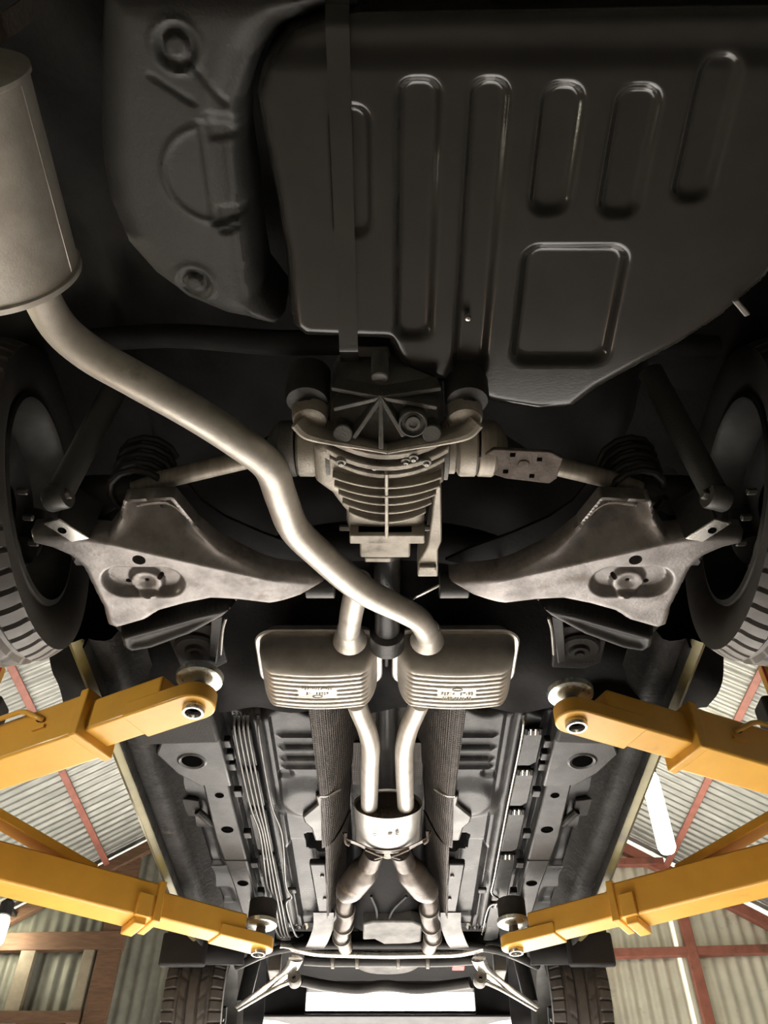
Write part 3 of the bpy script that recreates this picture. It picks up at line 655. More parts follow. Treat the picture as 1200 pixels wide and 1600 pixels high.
# ---- trailing arms
def trailing(s):
    def q(pts, h): P = pix(pts, h); return P if s < 0 else mir(P)
    ta = empty('trailing_arm', V(s*.45, 1.2, 1.14), parent=car)
    AH = 1.125
    outl = q([(186, 803), (264, 799), (300, 842), (340, 868), (400, 893), (470, 917), (510, 935), (470, 945), (420, 947), (370, 941), (330, 939), (290, 947), (250, 958), (228, 972), (182, 985), (166, 979), (158, 950), (145, 925), (128, 890), (108, 872), (80, 860), (48, 852), (44, 838), (80, 836), (130, 838), (165, 843), (180, 825)], AH)
    fold0, fold1 = q([(150, 846), (300, 880)], AH)
    cu = q([(223, 910)], AH)[0]; hol = q([(217, 875)], AH)[0]; hb = q([(230, 905)], AH+.018)[0]
    sl = q([(201, 907), (252, 896)], AH+.022)
    def fn(X, Y):
        d = sd_poly(X, Y, outl)
        Z = AH+edge_round(d, .016, .035)
        ny, nx = (fold1[0]-fold0[0]), -(fold1[1]-fold0[1]); L = math.hypot(nx, ny)
        side_ = ((X-fold0[0])*nx+(Y-fold0[1])*ny)/L*(1 if ny > 0 else -1)
        Z = Z+np.minimum(1.25*np.maximum(-side_, 0), .085)*sstep(.02, .08, d+.04)+.0
        Z = Z+.05*sstep(.24, .08, np.abs(X))
        ov = sd_rbox(X, Y, cu[0], cu[1], .079, .041, .041)
        Z = Z+.022*sstep(-.003, .010, ov)
        r = np.hypot(X-hb[0], Y-hb[1]); Z = Z-.012*sstep(.036, .028, r)+.008*sstep(.022, .0, r)
        return Z
    def asd(X, Y):
        d = sd_poly(X, Y, outl)
        for p, rr_ in ((hol, .0125), (sl[0], .0058), (sl[1], .0058), (hb, .0045)): d = np.minimum(d, np.hypot(X-p[0], Y-p[1])-rr_)
        return d
    xs = [p[0] for p in outl]; ys = [p[1] for p in outl]
    arm = hfield('arm_pressing', min(xs)-.01, max(xs)+.01, min(ys)-.01, max(ys)+.01, .0032, fn, M['arm'], ta, sharp=50, sdf=asd, wall=.03)
    # added dark plate above, standing in for the shade inside the holes
    prism('arm_hole_backing', outl, AH+.105, AH+.112, M['void'], ta, bev=0)
    # flared lower lip in front of the arm
    lip = q([(186, 990), (250, 972), (310, 955), (345, 947), (374, 943), (352, 962), (300, 990), (240, 1012), (205, 1018), (190, 1008)], 1.19)
    def fl_(X, Y):
        d = sd_poly(X, Y, lip); return 1.19+edge_round(d, .024, .02)-.012*sstep(.02, .0, np.abs(d-.01))
    xs = [p[0] for p in lip]; ys = [p[1] for p in lip]
    hfield('arm_lip', min(xs)-.01, max(xs)+.01, min(ys)-.01, max(ys)+.01, .004, fl_, M['blacksteel'], ta, sdf=lambda X, Y: sd_poly(X, Y, lip), wall=.05)
    # inner bush eye
    p = V(*q([(500, 925)], 1.17)[0], 1.19); cyl('inner_bush', p-Vector((.03, 0, 0)), (1, 0, 0), .028, .06, M['blacksteel'], ta, 22)
    # hub carrier
    hub = V(s*.62, WY, WH)
    lathe('hub_carrier', [(.001, 0), (.04, 0), (.052, .01), (.055, .07), (.001, .07)], V(s*.575, WY, WH), (s, 0, 0), M['blacksteel'], ta, 24)
    tube('knuckle', [V(s*.56, 1.18, 1.17), V(s*.585, 1.16, 1.20), V(s*.60, 1.14, 1.25)], [.05, .045, .04], M['blacksteel'], ta, 14)
    # shock foot bracket: folded bright plate under the damper eye
    bh = 1.115
    pb = q([(66, 818), (92, 811), (140, 842), (112, 848)], bh)
    bk = prism('damper_bracket', pb, bh, bh+.006, M['chrome'], ta, bev=.002)
    c_ = V(*q([(97, 829)], bh)[0], bh-.0006); lathe('bracket_hole_shade', [(.001, 0), (.0075, 0), (.0085, .001)], c_, (0, 0, 1), M['hole'], bk, 14)
    pa = q([(92, 811), (140, 842), (136, 838), (96, 806)], bh)
    vs = [V(*p, bh+.002) for p in pb[1:3]]; ups = [v+Vector((s*-.01, -.015, .075)) for v in vs]
    th = Vector((s*.004, 0, 0)); vv = [vs[0], vs[1], ups[1], ups[0]]; vv2 = [x_+th for x_ in vv]
    mesh('bracket_cheek', vv+vv2, [(0, 1, 2, 3), (4, 5, 6, 7), (0, 1, 5, 4), (1, 2, 6, 5), (2, 3, 7, 6), (3, 0, 4, 7)], M['blacksteel'], ta)
    # spring pan rim and brake hose behind
    ring = [V(s*.465+.062*math.cos(t), 1.075+.05*math.sin(t), 1.215) for t in np.linspace(0, 2*math.pi, 25)]
    tube('spring_coil', [V(s*.47+.052*math.cos(t), 1.07+.052*math.sin(t), 1.20+.024*t/(2*math.pi)) for t in np.linspace(0, 2*math.pi*5, 61)], .0075, M['blacksteel'], ta, 8, k=1)
    tube('brake_pipe', [V(*q([(205, 799)], 1.17)[0], 1.185), V(*q([(265, 797)], 1.17)[0], 1.185), V(*q([(308, 836)], 1.17)[0], 1.18)], .0028, M['chrome'], ta, 8)
    # damper
    dm = empty('shock_absorber', V(s*.62, .98, 1.3), parent=car)
    e0 = V(*q([(88, 783)], 1.14)[0], 1.15); e1 = V(*q([(190, 590)], 1.40)[0], 1.42)
    tube('damper_tube', [e0+(e1-e0)*.05, e1], .024, M['well'], dm, 20, k=1)
    lathe('damper_eye', [(.010, -.02), (.022, -.02), (.024, -.016), (.024, .016), (.022, .02), (.010, .02)], e0, (1, .3*s, 0), M['disc'], dm, 26)
    cyl('eye_bolt', e0-Vector((.028, .008*s, 0)), (1, .3*s, 0), .009, .056, M['bolt'], dm, 6)
    return ta
trailing(-1); trailing(1)

# ---- wheels
def wheel(s, c, rear, name='wheel'):
    wl = empty(name, c, parent=car)
    Wd, Rt, Rr = .235, .322, .208
    # tyre: profile across the width with real grooves; lateral grooves notch the shoulders
    prof = []
    for t in (0, .25, .5, .75, 1): prof.append((-Wd*.40+.0, Rr+.004) if t == 0 else (-Wd*(.40+.10*math.sin(t*math.pi*.62)), Rr+(Rt-.022-Rr)*t))
    na = 300
    tw = Wd*.47; xs = np.linspace(-tw, tw, 31)
    P = list(prof)
    for x_ in xs: P.append((x_, None))
    P += [(-a, b) for a, b in reversed(prof)]
    vs, fs = [], []
    grooves = (-.062, -.022, .022, .062)
    for i in range(na):
        th = 2*math.pi*i/na
        for (x_, r_) in P:
            if r_ is None:
                r_ = Rt-.020*(abs(x_)/tw)**4
                if any(abs(x_-q_) < .0055 for q_ in grooves): r_ -= .009
                elif abs(x_) > .062 and i % 6 == 0: r_ -= .007
                elif .022 < abs(x_) < .062 and (i+int(abs(x_)*150)) % 10 == 0: r_ -= .005
            vs.append(Vector((c.x+s*x_, c.y+r_*math.cos(th), c.z+r_*math.sin(th))))
    n = len(P)
    for i in range(na):
        for j in range(n-1):
            i2 = (i+1) % na; fs.append((i*n+j, i*n+j+1, i2*n+j+1, i2*n+j))
    ty = mesh('tyre', vs, fs, M['rubber'], wl, sharp=30)
    ty.data.materials.append(M['tread'])
    mi = np.zeros(len(ty.data.polygons), int)
    for k in range(len(fs)):
        j = k % (n-1)
        if 4 <= j <= n-6: mi[k] = 1
    ty.data.polygons.foreach_set('material_index', mi.tolist())
    # rim: inner lip, barrel, drop, and the spoke face on the outboard side (s x > 0)
    lathe('rim', [(Rr+.006, -Wd*.40), (Rr+.004, -Wd*.43), (Rr-.006, -Wd*.44), (Rr-.012, -Wd*.40), (Rr-.016, -.06), (Rr-.028, -.02), (Rr-.028, .04), (Rr-.012, .075), (Rr-.004, Wd*.42), (Rr+.006, Wd*.42)], c, (s, 0, 0), M['rim'], wl, 56)
    for k in range(5):
        th = 2*math.pi*k/5+.3
        dv = Vector((0, math.cos(th), math.sin(th)))
        beam('spoke', c+Vector((s*.075, 0, 0))+dv*.05, c+Vector((s*.085, 0, 0))+dv*(Rr-.01), .062, .018, M['rim'], wl, up=(1, 0, 0), bev=.004)
    lathe('hub_cap', [(.001, .05), (.065, .055), (.07, .07), (.06, .095), (.001, .1)], c, (s, 0, 0), M['rim'], wl, 26)
    lathe('brake_disc', [(.05, .0), (.145, .0), (.146, .004), (.146, .018), (.145, .022), (.05, .022)], c+Vector((s*-.01, 0, 0)), (s, 0, 0), M['disc'], wl, 40)
    lathe('backing_plate', [(.04, -.02), (.09, -.03), (.130, -.028), (.150, -.020), (.155, -.006), (.150, -.004)], c+Vector((s*-.015, 0, 0)), (s, 0, 0), M['disc'], wl, 40)
    cal = [V(c.x-s*.045, c.y+.10*math.cos(a), c.z-CAMZ+.10*math.sin(a)) for a in np.linspace(-.6, .6, 5)]
    tube('brake_caliper', cal, .03, M['blacksteel'], wl, 12)
    for k in range(3): cyl('bleed_bolt', c+Vector((-s*.07, -.05+.05*k, -.03-.02*k)), (-s, 0, -.2), .007, .02, M['bolt'], wl, 6)
    return wl
for s in (-1, 1):
    wr = wheel(s, V(s*.785, WY, WH), True); wr.rotation_euler.y = s*math.radians(8)   # drooped axle: wheels lean in at the bottom
    wheel(s, V(s*.757, FY, FH), False)

# ---- floor pan
def pan_fn(X, Y):
    A = np.abs(X)
    Z = np.full(X.shape, 1.34)
    tw_ = np.where(Y < 2.45, .200, .185)
    Z = Z+.15*sstep(0, .055, tw_-A+.0)*1.0
    # lowered flange along the tunnel, longitudinal channel, line strip and groove
    Z = Z-.012*sstep(.315, .325, A)*sstep(.375, .365, A)
    Z = Z+.010*sstep(.338, .345, A)*sstep(.356, .349, A)
    Z = Z+.020*sstep(.425, .432, A)*sstep(.460, .452, A)
    # cross ribs
    for yr in (2.08, 2.145, 2.205, 2.245):
        q = sd_rbox(A, Y, .245, yr, .060, .010, .010)
        Z = Z-.013*sstep(-.003, .008, q)
    # round dome and drain hole
    r = np.hypot(A-.245, (Y-2.43)*.9); Z = Z-.020*sstep(.115, .06, r)
    r = np.hypot(A-.30, Y-2.29); Z = Z+.010*sstep(.024, .016, r)
    # open pockets beside the tunnel ahead of the brackets
    Z = Z+.075*sstep(-.004, .012, sd_rbox(A, Y, .232, 2.72, .036, .062, .02))
    # outer floor pressings
    Z = Z+.018*sd_rbox(A, Y, .60, 2.75, .05, .14, .02).clip(0, .02)/.02
    Z = Z+.014*sd_rbox(A, Y, .60, 3.12, .045, .07, .02).clip(0, .015)/.015
    Z = Z+.012*sstep(-.0, .01, sd_rbox(A, Y, .28, 3.0, .05, .3, .03))
    Z = Z+.004*np.sin(Y*26)*sstep(.5, .56, A)
    Z = Z+.06*sstep(3.35, 3.52, Y)
    # rear edge turning up behind the silencers
    Z = Z+.08*sstep(1.985, 1.93, Y+.02*np.sin(X*40))
    return Z, np.ones(X.shape, bool)
pan = hfield('floor_pan', -.67, .67, 1.90, 3.56, .0075, pan_fn, M['floor_pan'], car, sharp=50)
for s in (-1, 1):
    sg = lambda pts: pts if s > 0 else mir(pts)
    # chassis rail with dark discs for its plug holes
    rl = prism('chassis_rail', sg([(.462, 2.26), (.538, 2.26), (.545, 2.6), (.53, 2.95), (.525, 3.42), (.47, 3.50), (.462, 3.0)]), 1.298, 1.345, M['rail'], car, bev=.006)
    for (x_, y_, rr) in ((.497, 2.34, .009), (.50, 2.55, .013), (.495, 2.93, .013)):
        lathe('rail_hole_shade', [(.0001, 0), (rr*.75, 0), (rr, -.0025), (rr*1.35, -.0015), (rr*1.5, .0)], V(s*x_, y_, 1.2970), (0, 0, 1), M['hole'], rl, 18)
    box('rail_joint', V(s*.498, 2.76, 1.2975), (.076, .006, .004), M['underseal'], rl, .001)
    # jacking panel
    jp = prism('jacking_panel', sg([(.452, 2.00), (.60, 2.00), (.64, 2.10), (.60, 2.20), (.545, 2.27), (.452, 2.275)]), 1.288, 1.335, M['rail'], car, bev=.006)
    lathe('panel_hole', [(.0001, .004), (.026, .004), (.030, .0), (.036, -.003), (.042, .001)], V(s*.545, 2.135, 1.2868), (0, 0, 1), M['rail'], jp, 26)
    lathe('panel_hole_shade', [(.0001, 0), (.0275, 0), (.029, .001)], V(s*.545, 2.135, 1.2862), (0, 0, 1), M['hole'], jp, 24)
    # front part: black torque box in shade, drain bracket
    prism('torque_box', sg([(.45, 1.86), (.68, 1.82), (.68, 2.03), (.45, 2.02)]), 1.27, 1.36, M['underseal'], car, bev=.01)
    db = prism('drain_bracket', sg([(.575, 2.42), (.645, 2.40), (.648, 2.50), (.58, 2.52)]), 1.322, 1.335, M['underseal'], car, bev=.003)
    tube('drain_elbow', [V(s*.585, 2.47, 1.318), V(s*.565, 2.50, 1.312), V(s*.558, 2.56, 1.325)], .012, M['underseal'], db, 10)
    # strip of covers with scalloped ends over the lines
    ys = [2.00, 2.21, 2.44, 2.74, 3.12, 3.48]
    for i in range(5):
        y0_, y1_ = ys[i]+.03, ys[i+1]
        xi = .372+.004*i*0
        prism('line_cover', sg([(.374, y0_), (.428, y0_), (.428, y1_-.02), (.410, y1_), (.374, y1_)]), 1.318, 1.33, M['rail'] if i % 2 else M['floor_pan'], car, bev=.003)
        for k in range(4):
            tube('cover_tooth', [V(s*(.381+.013*k), y0_-.004, 1.322), V(s*(.381+.013*k), y0_+.012, 1.314)], .005, M['chrome'] if k % 3 else M['rail'], car, 8, k=1)
    for i, yk in enumerate((2.09, 2.155, 2.21, 2.36, 2.62, 2.83, 3.05)):
        box('rail_clip', V(s*.447, yk, 1.322), (.024, .035, .02), M['rail'], car, .003)
    if s < 0:
        for i, xl in enumerate((.378, .390, .402, .415, .350)):
            kk = .012 if i > 2 else 0
            tube('brake_line', [V(-xl, 1.98, 1.335), V(-xl, 2.05, 1.306), V(-xl, 2.40, 1.305), V(-xl+.004*i, 2.60, 1.305), V(-xl, 2.95, 1.304), V(-xl+kk, 3.05, 1.304), V(-xl-kk, 3.12, 1.305), V(-xl, 3.40, 1.31), V(-xl+.02, 3.48, 1.34)], .0042, M['line'], car, 8)
    else:
        tube('fuel_line', [V(.369, 1.98, 1.335), V(.369, 2.05, 1.31), V(.366, 2.45, 1.308), V(.366, 2.9, 1.306), V(.366, 3.02, 1.306), V(.395, 3.07, 1.306), V(.395, 3.11, 1.306), V(.366, 3.15, 1.306), V(.366, 3.45, 1.33)], .0035, M['chrome'], car, 8)
    for (yk) in (2.98,):
        box('line_clip', V(s*.335, yk+.05, 1.318), (.03, .03, .012), M['blacksteel'], car, .004)
    # tunnel brace: bright wavy bracket at the side of the tunnel
    wv = [(.262, 2.42), (.232, 2.46), (.222, 2.48), (.226, 2.50), (.248, 2.53), (.256, 2.56), (.240, 2.60), (.236, 2.66), (.20, 2.66), (.196, 2.40), (.23, 2.38)]
    prism('tunnel_bracket', sg([(.190, 2.36), (.215, 2.36), (.212, 2.41), (.238, 2.45), (.262, 2.485), (.258, 2.52), (.240, 2.555), (.232, 2.64), (.190, 2.64)]), 1.305, 1.325, M['alu'], car, bev=.006)
    # side rails of the tunnel further forward
    prism('tunnel_flange', sg([(.205, 2.82), (.262, 2.82), (.252, 3.30), (.212, 3.30)]), 1.312, 1.335, M['floor_pan'], car, bev=.006)
    for yk in (2.9, 3.08): cyl('flange_bolt', V(s*.222, yk, 1.306), (0, 0, 1), .007, .01, M['bolt'], car, 6)
    ribbon('front_bracket', [V(s*.232, 3.20, 1.315), V(s*.238, 3.30, 1.305), V(s*.262, 3.42, 1.30), V(s*.285, 3.52, 1.31)], .075, .006, M['alu'], car)
    # heat shields: curled sheets up both tunnel sides
    def shield(name, y0_, y1_, xo0, xo1, xi0, xi1, h0, h1, mat, n=14, m=22, wav=.0015):
        vs, fs = [], []
        for i in range(m+1):
            f = i/m; y_ = y0_+(y1_-y0_)*f; xo = xo0+(xo1-xo0)*f; xi = xi0+(xi1-xi0)*f
            for j in range(n+1):
                k = j/n; x_ = xo+(xi-xo)*k; h = h0+(h1-h0)*(1-math.cos(k*math.pi/2))+wav*math.sin(i*3.14)*1.0
                vs.append(V(s*x_, y_, h+wav*(1 if i % 2 else -1)))
        for i in range(m):
            for j in range(n): fs.append((i*(n+1)+j, i*(n+1)+j+1, (i+1)*(n+1)+j+1, (i+1)*(n+1)+j))
        o = mesh(name, vs, fs, mat, car, sharp=80)
        md = o.modifiers.new('thick', 'SOLIDIFY'); md.thickness = .002; return o
    shield('heat_shield', 1.84, 2.33, .205, .198, .055, .090, 1.285, 1.44, M['shield'], m=90, wav=.0009)
    shield('heat_shield', 2.335, 2.66, .196, .210, .105, .125, 1.292, 1.43, M['shield'], m=40, wav=.0006)
    shield('heat_shield', 2.67, 3.30, .200, .225, .120, .165, 1.305, 1.43, M['shield'], m=60, wav=.0007)
    tube('shield_edge', [V(s*.20, 2.32, 1.284), V(s*.175, 2.33, 1.292), V(s*.14, 2.335, 1.316)], .004, M['chrome'], car, 8)
    tube('shield_edge', [V(s*.236, 3.30, 1.305), V(s*.20, 3.302, 1.309)], .004, M['chrome'], car, 8)
# tunnel roof shield in two lengths
prism('tunnel_plate', [(-.075, 1.85), (.075, 1.85), (.075, 2.20), (-.075, 2.20)], 1.44, 1.446, M['shield'], car)
prism('tunnel_plate', [(-.11, 2.22), (.11, 2.22), (.11, 2.46), (-.11, 2.46)], 1.40, 1.406, M['shield'], car)

# ---- sills
for s in (-1, 1):
    prof = [(.872, 1.56), (.850, 1.47), (.800, 1.37), (.766, 1.30), (.750, 1.272), (.738, 1.262), (.728, 1.266), (.714, 1.275), (.708, 1.272), (.707, 1.250), (.7045, 1.246), (.702, 1.250), (.700, 1.276), (.684, 1.270), (.660, 1.268), (.645, 1.275), (.636, 1.295), (.620, 1.325), (.60, 1.345)]
    n = len(prof); Y = [1.58+i*(3.42-1.58)/60 for i in range(61)]
    def sweep(name, pr, mat, jit):
        vs, fs = [], []; m = len(pr)
        for i, y_ in enumerate(Y):
            for k, (x_, h) in enumerate(pr):
                j = jit*(random.random()-.5) if jit else 0
                vs.append(V(s*(x_+j), y_, h+j+.03*max(0, (y_-3.2)/.22)**2))
        for i in range(len(Y)-1):
            for k in range(m-1): fs.append((i*m+k, i*m+k+1, (i+1)*m+k+1, (i+1)*m+k))
        return mesh(name, vs, fs, mat, car, sharp=60)
    sweep('sill_skin', prof[:8], M['paint'], 0)
    sweep('sill_flange', prof[7:13], M['sill'], .003)
    sweep('sill_inner', prof[12:], M['sill'], .0015)
# ---- gearbox
gb = empty('gearbox', V(0, 3.1, 1.38), parent=car)
loft('gearbox_case', [(2.80, .06, 1.37, 1.46), (2.90, .085, 1.35, 1.47), (3.10, .105, 1.335, 1.48), (3.25, .125, 1.33, 1.48), (3.42, .15, 1.32, 1.48)], M['void'], gb)
gp = prism('oil_pan', pix([(567, 1444), (582, 1440), (645, 1440), (660, 1446), (658, 1471), (640, 1474), (600, 1475), (585, 1467), (567, 1468)], 1.30), 1.298, 1.345, M['castdark'], gb, bev=.006)
lathe('drive_coupling', [(.001, .01), (.022, .01), (.026, 0), (.034, .0), (.036, .006), (.036, .05)], V(.002, 2.80, 1.375), (0, .9, .15), M['cast'], gb, 28)
tube('wiring_loop', [g(580, 1400, 1.33), g(588, 1420, 1.32), g(590, 1440, 1.31), g(598, 1452, 1.306), g(600, 1446, 1.306), g(590, 1440, 1.31)], .005, M['plastic'], gb, 8)
tube('wiring_loop', [g(635, 1400, 1.33), g(615, 1420, 1.32), g(608, 1438, 1.31), g(615, 1447, 1.306), g(645, 1441, 1.306)], .005, M['plastic'], gb, 8)
tube('gearbox_bracket', [g(590, 1393, 1.36), g(589, 1380, 1.36), g(593, 1376, 1.36), g(634, 1376, 1.36), g(638, 1384, 1.36)], .006, M['blacksteel'], gb, 8)
tube('gearbox_crossmember', [V(-.24, 3.05, 1.34), V(-.12, 3.1, 1.36), V(.12, 3.1, 1.36), V(.24, 3.05, 1.34)], .018, M['void'], gb, 10)

# ---- front end
fe = empty('front_subframe', V(0, 3.6, 1.3), parent=car)
cmp_ = [(437, 1478), (452, 1480), (470, 1484), (500, 1489), (560, 1491), (610, 1492), (660, 1491), (710, 1490), (735, 1486), (760, 1480), (790, 1480)]
tube('cross_tube', [g(u, v, 1.30) for u, v in cmp_], .014, M['chrome'], fe, 16)
tube('anti_roll_bar', [V(-.60, 3.66, 1.29), V(-.45, 3.50, 1.285), V(-.30, 3.52, 1.315), V(0, 3.54, 1.325), V(.30, 3.52, 1.315), V(.45, 3.50, 1.285), V(.60, 3.66, 1.29)], .016, M['blacksteel'], fe, 14)
prism('front_cradle', [(-.45, 3.54), (.45, 3.54), (.38, 3.62), (.2, 3.66), (-.2, 3.66), (-.38, 3.62)], 1.325, 1.38, M['void'], fe, bev=.01)
sump = loft('engine_sump', [(3.66, .12, 1.335, 1.5), (3.70, .15, 1.325, 1.5), (3.84, .155, 1.32, 1.5), (3.90, .13, 1.35, 1.5)], M['castdark'], fe)
tube('steering_rack', [g(475, 1500, 1.30), g(520, 1502, 1.30), g(610, 1502, 1.30), g(690, 1502, 1.30), g(740, 1499, 1.30)], .020, M['blacksteel'], fe, 14)
for (u) in (520, 558, 622, 668): lathe('rack_clamp', [(.020, -.008), (.027, -.006), (.027, .006), (.020, .008)], g(u, 1502, 1.30), (1, 0, 0), M['bolt'], fe, 18)
box('red_label_plate', g(716, 1507, 1.32), (.05, .05, .03), M['red'], fe)
for s in (-1, 1):
    mm = lambda p: p if s < 0 else Vector((-p.x, p.y, p.z))
    la = tube('lower_arm', [mm(g(462, 1498, 1.27)), mm(g(455, 1512, 1.255)), mm(g(438, 1528, 1.235)), mm(g(410, 1548, 1.20)), mm(g(370, 1574, 1.17))], [.030, .028, .022, .018, .012], M['chrome'], fe, 14, flat=.5)
    tube('tension_rod', [mm(g(465, 1530, 1.22)), mm(g(430, 1544, 1.20)), mm(g(372, 1577, 1.165))], .008, M['chrome'], fe, 10)
    lathe('arm_bush', [(.008, -.03), (.022, -.03), (.026, -.02), (.026, .02), (.022, .03), (.008, .03)], mm(g(460, 1531, 1.225)), (0, 1, 0), M['bolt'], fe, 20)
    tube('front_strut', [V(s*.60, 3.93, 1.24), V(s*.55, 3.93, 1.6)], [.03, .035], M['blacksteel'], fe, 14, k=1)
    prism('strut_plate', [(s*.42, 3.60), (s*.47, 3.60), (s*.47, 3.72), (s*.43, 3.72)], 1.25, 1.33, M['bolt'], fe, bev=.004)
    # wheel-arch liner: curved plastic behind the front tyre
    vs, fs = [], []; nA = 18
    for i in range(nA+1):
        an = math.radians(-8+196*i/nA)
        for x_ in (.56, .88): vs.append(V(s*x_, FY-.01+.385*-math.cos(an), 1.30+.30*math.sin(an)))
    for i in range(nA): fs.append((2*i, 2*i+1, 2*i+3, 2*i+2))
    o = mesh('wheel_arch_liner', vs, fs, M['plastic'], car); md = o.modifiers.new('thick', 'SOLIDIFY'); md.thickness = .006
    prism('mud_flap', [(s*.70, 3.50), (s*.88, 3.50), (s*.88, 3.53), (s*.70, 3.53)], 1.235, 1.36, M['plastic'], car, bev=.01)
# splash tray, bumper with lower grille opening to the daylight
prism('engine_void_panel', [(-.56, 3.50), (.56, 3.50), (.56, 4.45), (-.56, 4.45)], 1.50, 1.53, M['void'], car, bev=0)
tube('radiator_support', [g(470, 1532, 1.31), g(510, 1540, 1.31), g(560, 1545, 1.31), g(600, 1540, 1.31), g(650, 1545, 1.31), g(700, 1540, 1.31), g(735, 1535, 1.31)], .022, M['blacksteel'], fe, 12)
bp = empty('front_bumper', V(0, 4.6, 1.35), parent=car)
def bpt(u, v, Y=4.62): p = gy(u, v, Y); return p.x, p.z-CAMZ
zt, zb = bpt(600, 1543)[1], bpt(600, 1592)[1]; xl, xr = bpt(478, 1560)[0], bpt(742, 1560)[0]
prism('bumper_corner', [(-.86, 4.20), (-.88, 4.35), (-.70, 4.62), (xl, 4.70), (xl, 4.62), (-.66, 4.54), (-.80, 4.30), (-.80, 4.20)], zb, 1.62, M['plastic'], bp, bev=.01)
prism('bumper_corner', [(.86, 4.20), (.88, 4.35), (.70, 4.62), (xr, 4.70), (xr, 4.62), (.66, 4.54), (.80, 4.30), (.80, 4.20)], zb, 1.62, M['plastic'], bp, bev=.01)
prism('bumper_upper', [(xl-.01, 4.62), (xr+.01, 4.62), (xr+.01, 4.70), (xl-.01, 4.70)], zt, 1.72, M['plastic'], bp, bev=.01)
hb_ = bpt(600, 1582)[1]
prism('bumper_lip', [(-.62, 4.55), (.62, 4.55), (xr, 4.72), (xl, 4.72)], zb-.012, zb, M['plastic'], bp, bev=.004)
prism('grille_bar', [(xl, 4.64), (xr, 4.64), (xr, 4.66), (xl, 4.66)], hb_, hb_+.014, M['plastic'], bp, bev=.002)
for u in (512, 576, 648, 706):
    x_ = bpt(u, 1570)[0]; prism('grille_stay', [(x_-.004, 4.645), (x_+.004, 4.645), (x_+.004, 4.665), (x_-.004, 4.665)], zb, hb_, M['plastic'], bp, bev=0)

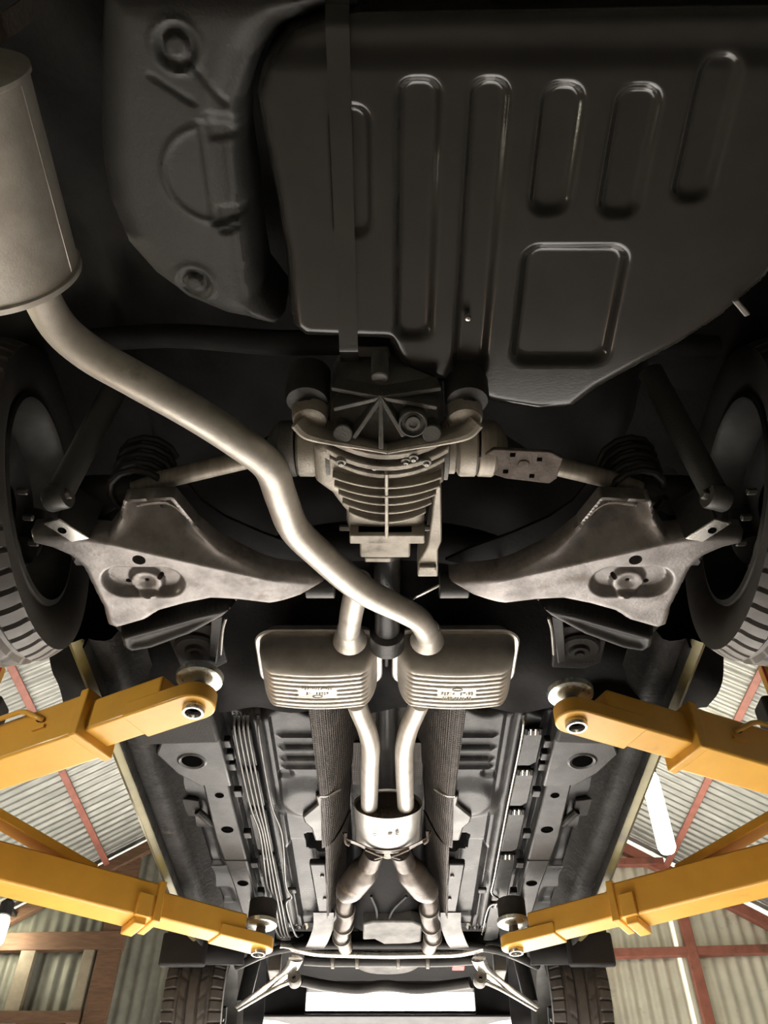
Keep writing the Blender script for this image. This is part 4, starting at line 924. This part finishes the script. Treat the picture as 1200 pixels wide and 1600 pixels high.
# ================================================================== THE LIFT
def lift_arm(s, eye, piv, label, rear, ah, split, pad_h):
    """eye, piv: plan points; ah: height of the arm's underside"""
    e = V(*eye, ah+.05); p = V(*piv, ah+.05); d = (p-e).normalized(); L = (p-e).length
    t = empty('lift_arm', p, label, 'lift arm', 'yellow swing arms of the lift')
    ih, iw, oh, ow = .085, .085, .115, .115
    a0 = e+d*.075; a1 = e+d*split
    nrm = d.cross(Vector((0, 0, 1)))
    beam('inner_tube', a0, a1+d*.12, iw, ih, M['yellow'], t, bev=.006)
    ot = beam('outer_tube', a1, p-d*.03, ow, oh, M['yellow'], t, bev=.007)
    # welded collar at the mouth
    beam('collar', a1-d*.012, a1+d*.014, ow+.014, oh+.014, M['yellow'], t, bev=.004)
    # eye: flat tongue with a rounded end
    pts = []; w2 = .048
    for i in range(13):
        an = math.pi/2+math.pi*i/12; pts.append((math.cos(an)*w2, math.sin(an)*w2))
    tp = [(.17, -w2), (.17, w2)]
    poly = pts+[(.17, -w2), (.17, w2)]
    n = len(poly); vs = []
    for hh in (-.048, -.008):
        for (a, b) in poly: vs.append(e+d*a+nrm*b+Vector((0, 0, hh)))
    fs = [tuple(range(n)), tuple(range(n, 2*n))]+[(i, (i+1) % n, n+(i+1) % n, n+i) for i in range(n)]
    mesh('eye_plate', vs, fs, M['yellow'], t, bev=.004)
    # screw socket seen from below, threaded post and dished pad
    lathe('socket_ring', [(.017, -.005), (.019, -.013), (.024, -.013), (.026, -.006), (.026, .002)], e+Vector((0, 0, -.050)), (0, 0, 1), M['chrome'], t, 26)
    lathe('socket_core', [(.0001, .002), (.016, .002), (.0185, -.010)], e+Vector((0, 0, -.050)), (0, 0, 1), M['disc'], t, 24)
    ph = pad_h-(ah+.05); rt = .028 if rear else .088
    th = []; k = 0
    while .0 + k*.006 < ph-.01: th += [(.0165, k*.006-.01), (.0185, k*.006-.007)]; k += 1
    lathe('screw_post', th+[(.0165, ph)], e, (0, 0, 1), M['bolt'], t, 22)
    lathe('pad_dish', [(.0001, ph), (.02, ph), (.046, ph+.004), (.054, ph+.010), (.056, ph+.022), (.053, ph+.022), (.050, ph+.014), (.0001, ph+.012)], e, (0, 0, 1), M['zinc'], t, 40)
    lathe('pad_rubber', [(.0001, ph+.013), (.049, ph+.014), (.049, ph+rt), (.0001, ph+rt)], e, (0, 0, 1), M['rubber'], t, 32)
    # vertical pin boss at the column end
    cyl('pivot_boss', p+Vector((0, 0, -.085)), (0, 0, 1), .062, .17, M['yellow'], t, 28, .005)
    side_n = nrm if nrm.y < 0 else -nrm
    if rear:
        q0 = e+d*(split+.12)+side_n*(ow/2+.003)+Vector((0, 0, .015))
        hd = [q0, q0+d*.012+side_n*.012+Vector((0, 0, .004)), q0+d*.055+side_n*.020+Vector((0, 0, .028)), q0+d*.10+side_n*.02+Vector((0, 0, .034)), q0+d*.20+side_n*.02+Vector((0, 0, .030)), q0+d*.26+side_n*.004+Vector((0, 0, .02))]
        tube('pull_handle', hd, .0065, M['yellow'], t, 10)
        beam('handle_plate', q0-d*.012-Vector((0, 0, .02)), q0+d*.028-Vector((0, 0, .02)), .008, .010, M['yellow'], t, bev=.001)
        cyl('handle_bolt', q0+d*.012+Vector((0, 0, .002)), side_n, .007, .010, M['plastic'], t, 8)
    else:
        # stop lug under the mouth and the diagonal stiffener on top
        lc = a1+d*.05+side_n*(ow/2)
        beam('stop_lug', lc+Vector((0, 0, -.06)), lc+Vector((0, 0, .012)), .022, .05, M['yellow'], t, up=d, bev=.003)
        beam('stop_foot', a1+d*.03-nrm*.0-Vector((0, 0, oh/2+.012)), a1+d*.07-Vector((0, 0, oh/2+.012)), .11, .024, M['yellow'], t, bev=.004)
        b0 = a1+d*.22+Vector((0, 0, oh/2)); b1 = p-d*.02+Vector((0, 0, oh/2+.165))
        beam('stiffener', b0, b1, .07, .03, M['yellow'], t, up=(0, 0, 1), bev=.003)
        beam('stiffener_post', p-d*.035+Vector((0, 0, oh/2)), p-d*.035+Vector((0, 0, oh/2+.17)), .08, .05, M['yellow'], t, up=d, bev=.004)
    return t
PX, PY = 1.48, 2.275; AHT = 1.13
def pe(u, v, h): return tuple(g(u, v, h)[:2])
lift_arm(-1, pe(303, 1107, AHT), (-PX, PY-.075), 'yellow lift arm by the timber-framed wall, carrying the rear jacking point', True, AHT, .30, 1.197)
lift_arm(1, pe(900, 1130, AHT), (PX, PY-.075), 'yellow lift arm by the red-framed wall, carrying the rear jacking point', True, AHT, .32, 1.197)
lift_arm(-1, pe(404, 1486, AHT), (-PX, PY+.075), 'yellow lift arm with diagonal stiffener by the timber-framed wall, under the front jacking point', False, AHT, .40, 1.205)
lift_arm(1, pe(806, 1484, AHT), (PX, PY+.075), 'yellow lift arm with diagonal stiffener by the red-framed wall, under the front jacking point', False, AHT, .39, 1.205)
for s, wn in ((-1, 'timber-framed'), (1, 'red-framed')):
    lc = empty('lift_column', (s*1.74, PY, 0), 'yellow steel lift column standing by the %s wall' % wn, 'lift column', 'columns of the two post lift')
    CH = 2.55
    cx = s*1.74
    prism('mast', [(cx-s*.10, PY-.14), (cx-s*.10, PY-.11), (cx+s*.09, PY-.11), (cx+s*.09, PY+.11), (cx-s*.10, PY+.11), (cx-s*.10, PY+.14), (cx+s*.12, PY+.14), (cx+s*.12, PY-.14)], -CAMZ+.02, CH-CAMZ, M['yellow'], lc, bev=.004)
    box('base_plate', (cx, PY, .01), (.42, .46, .02), M['yellow'], lc)
    box('carriage', V(s*1.665, PY, 1.35), (.11, .20, .62), M['yellow'], lc, .006)
    for k in (-1, 1):
        for hh in (AHT+.05-.105, AHT+.05+.105):
            box('arm_fork', V(s*1.55, PY+k*.075, hh), (.20, .13, .03), M['yellow'], lc, .004)
        cyl('arm_pin', V(s*PX, PY+k*.075, AHT+.05-.17), (0, 0, 1), .022, .34, M['bolt'], lc, 18)
    gx = 1.19 if s > 0 else 1.225
    box('guard_bracket', V(s*(gx+.24), PY+.02, 1.66), (.40, .05, .16), M['yellow'], lc, .006)
    box('guard_edge', V(s*(gx+.035), PY-.006, 1.66), (.008, .006, .165), M['red'], lc, .001)
    box('door_bumper', V(s*(gx+.02), PY+.02, 1.53), (.07, .09, .13), M['rubber'], lc, .012)
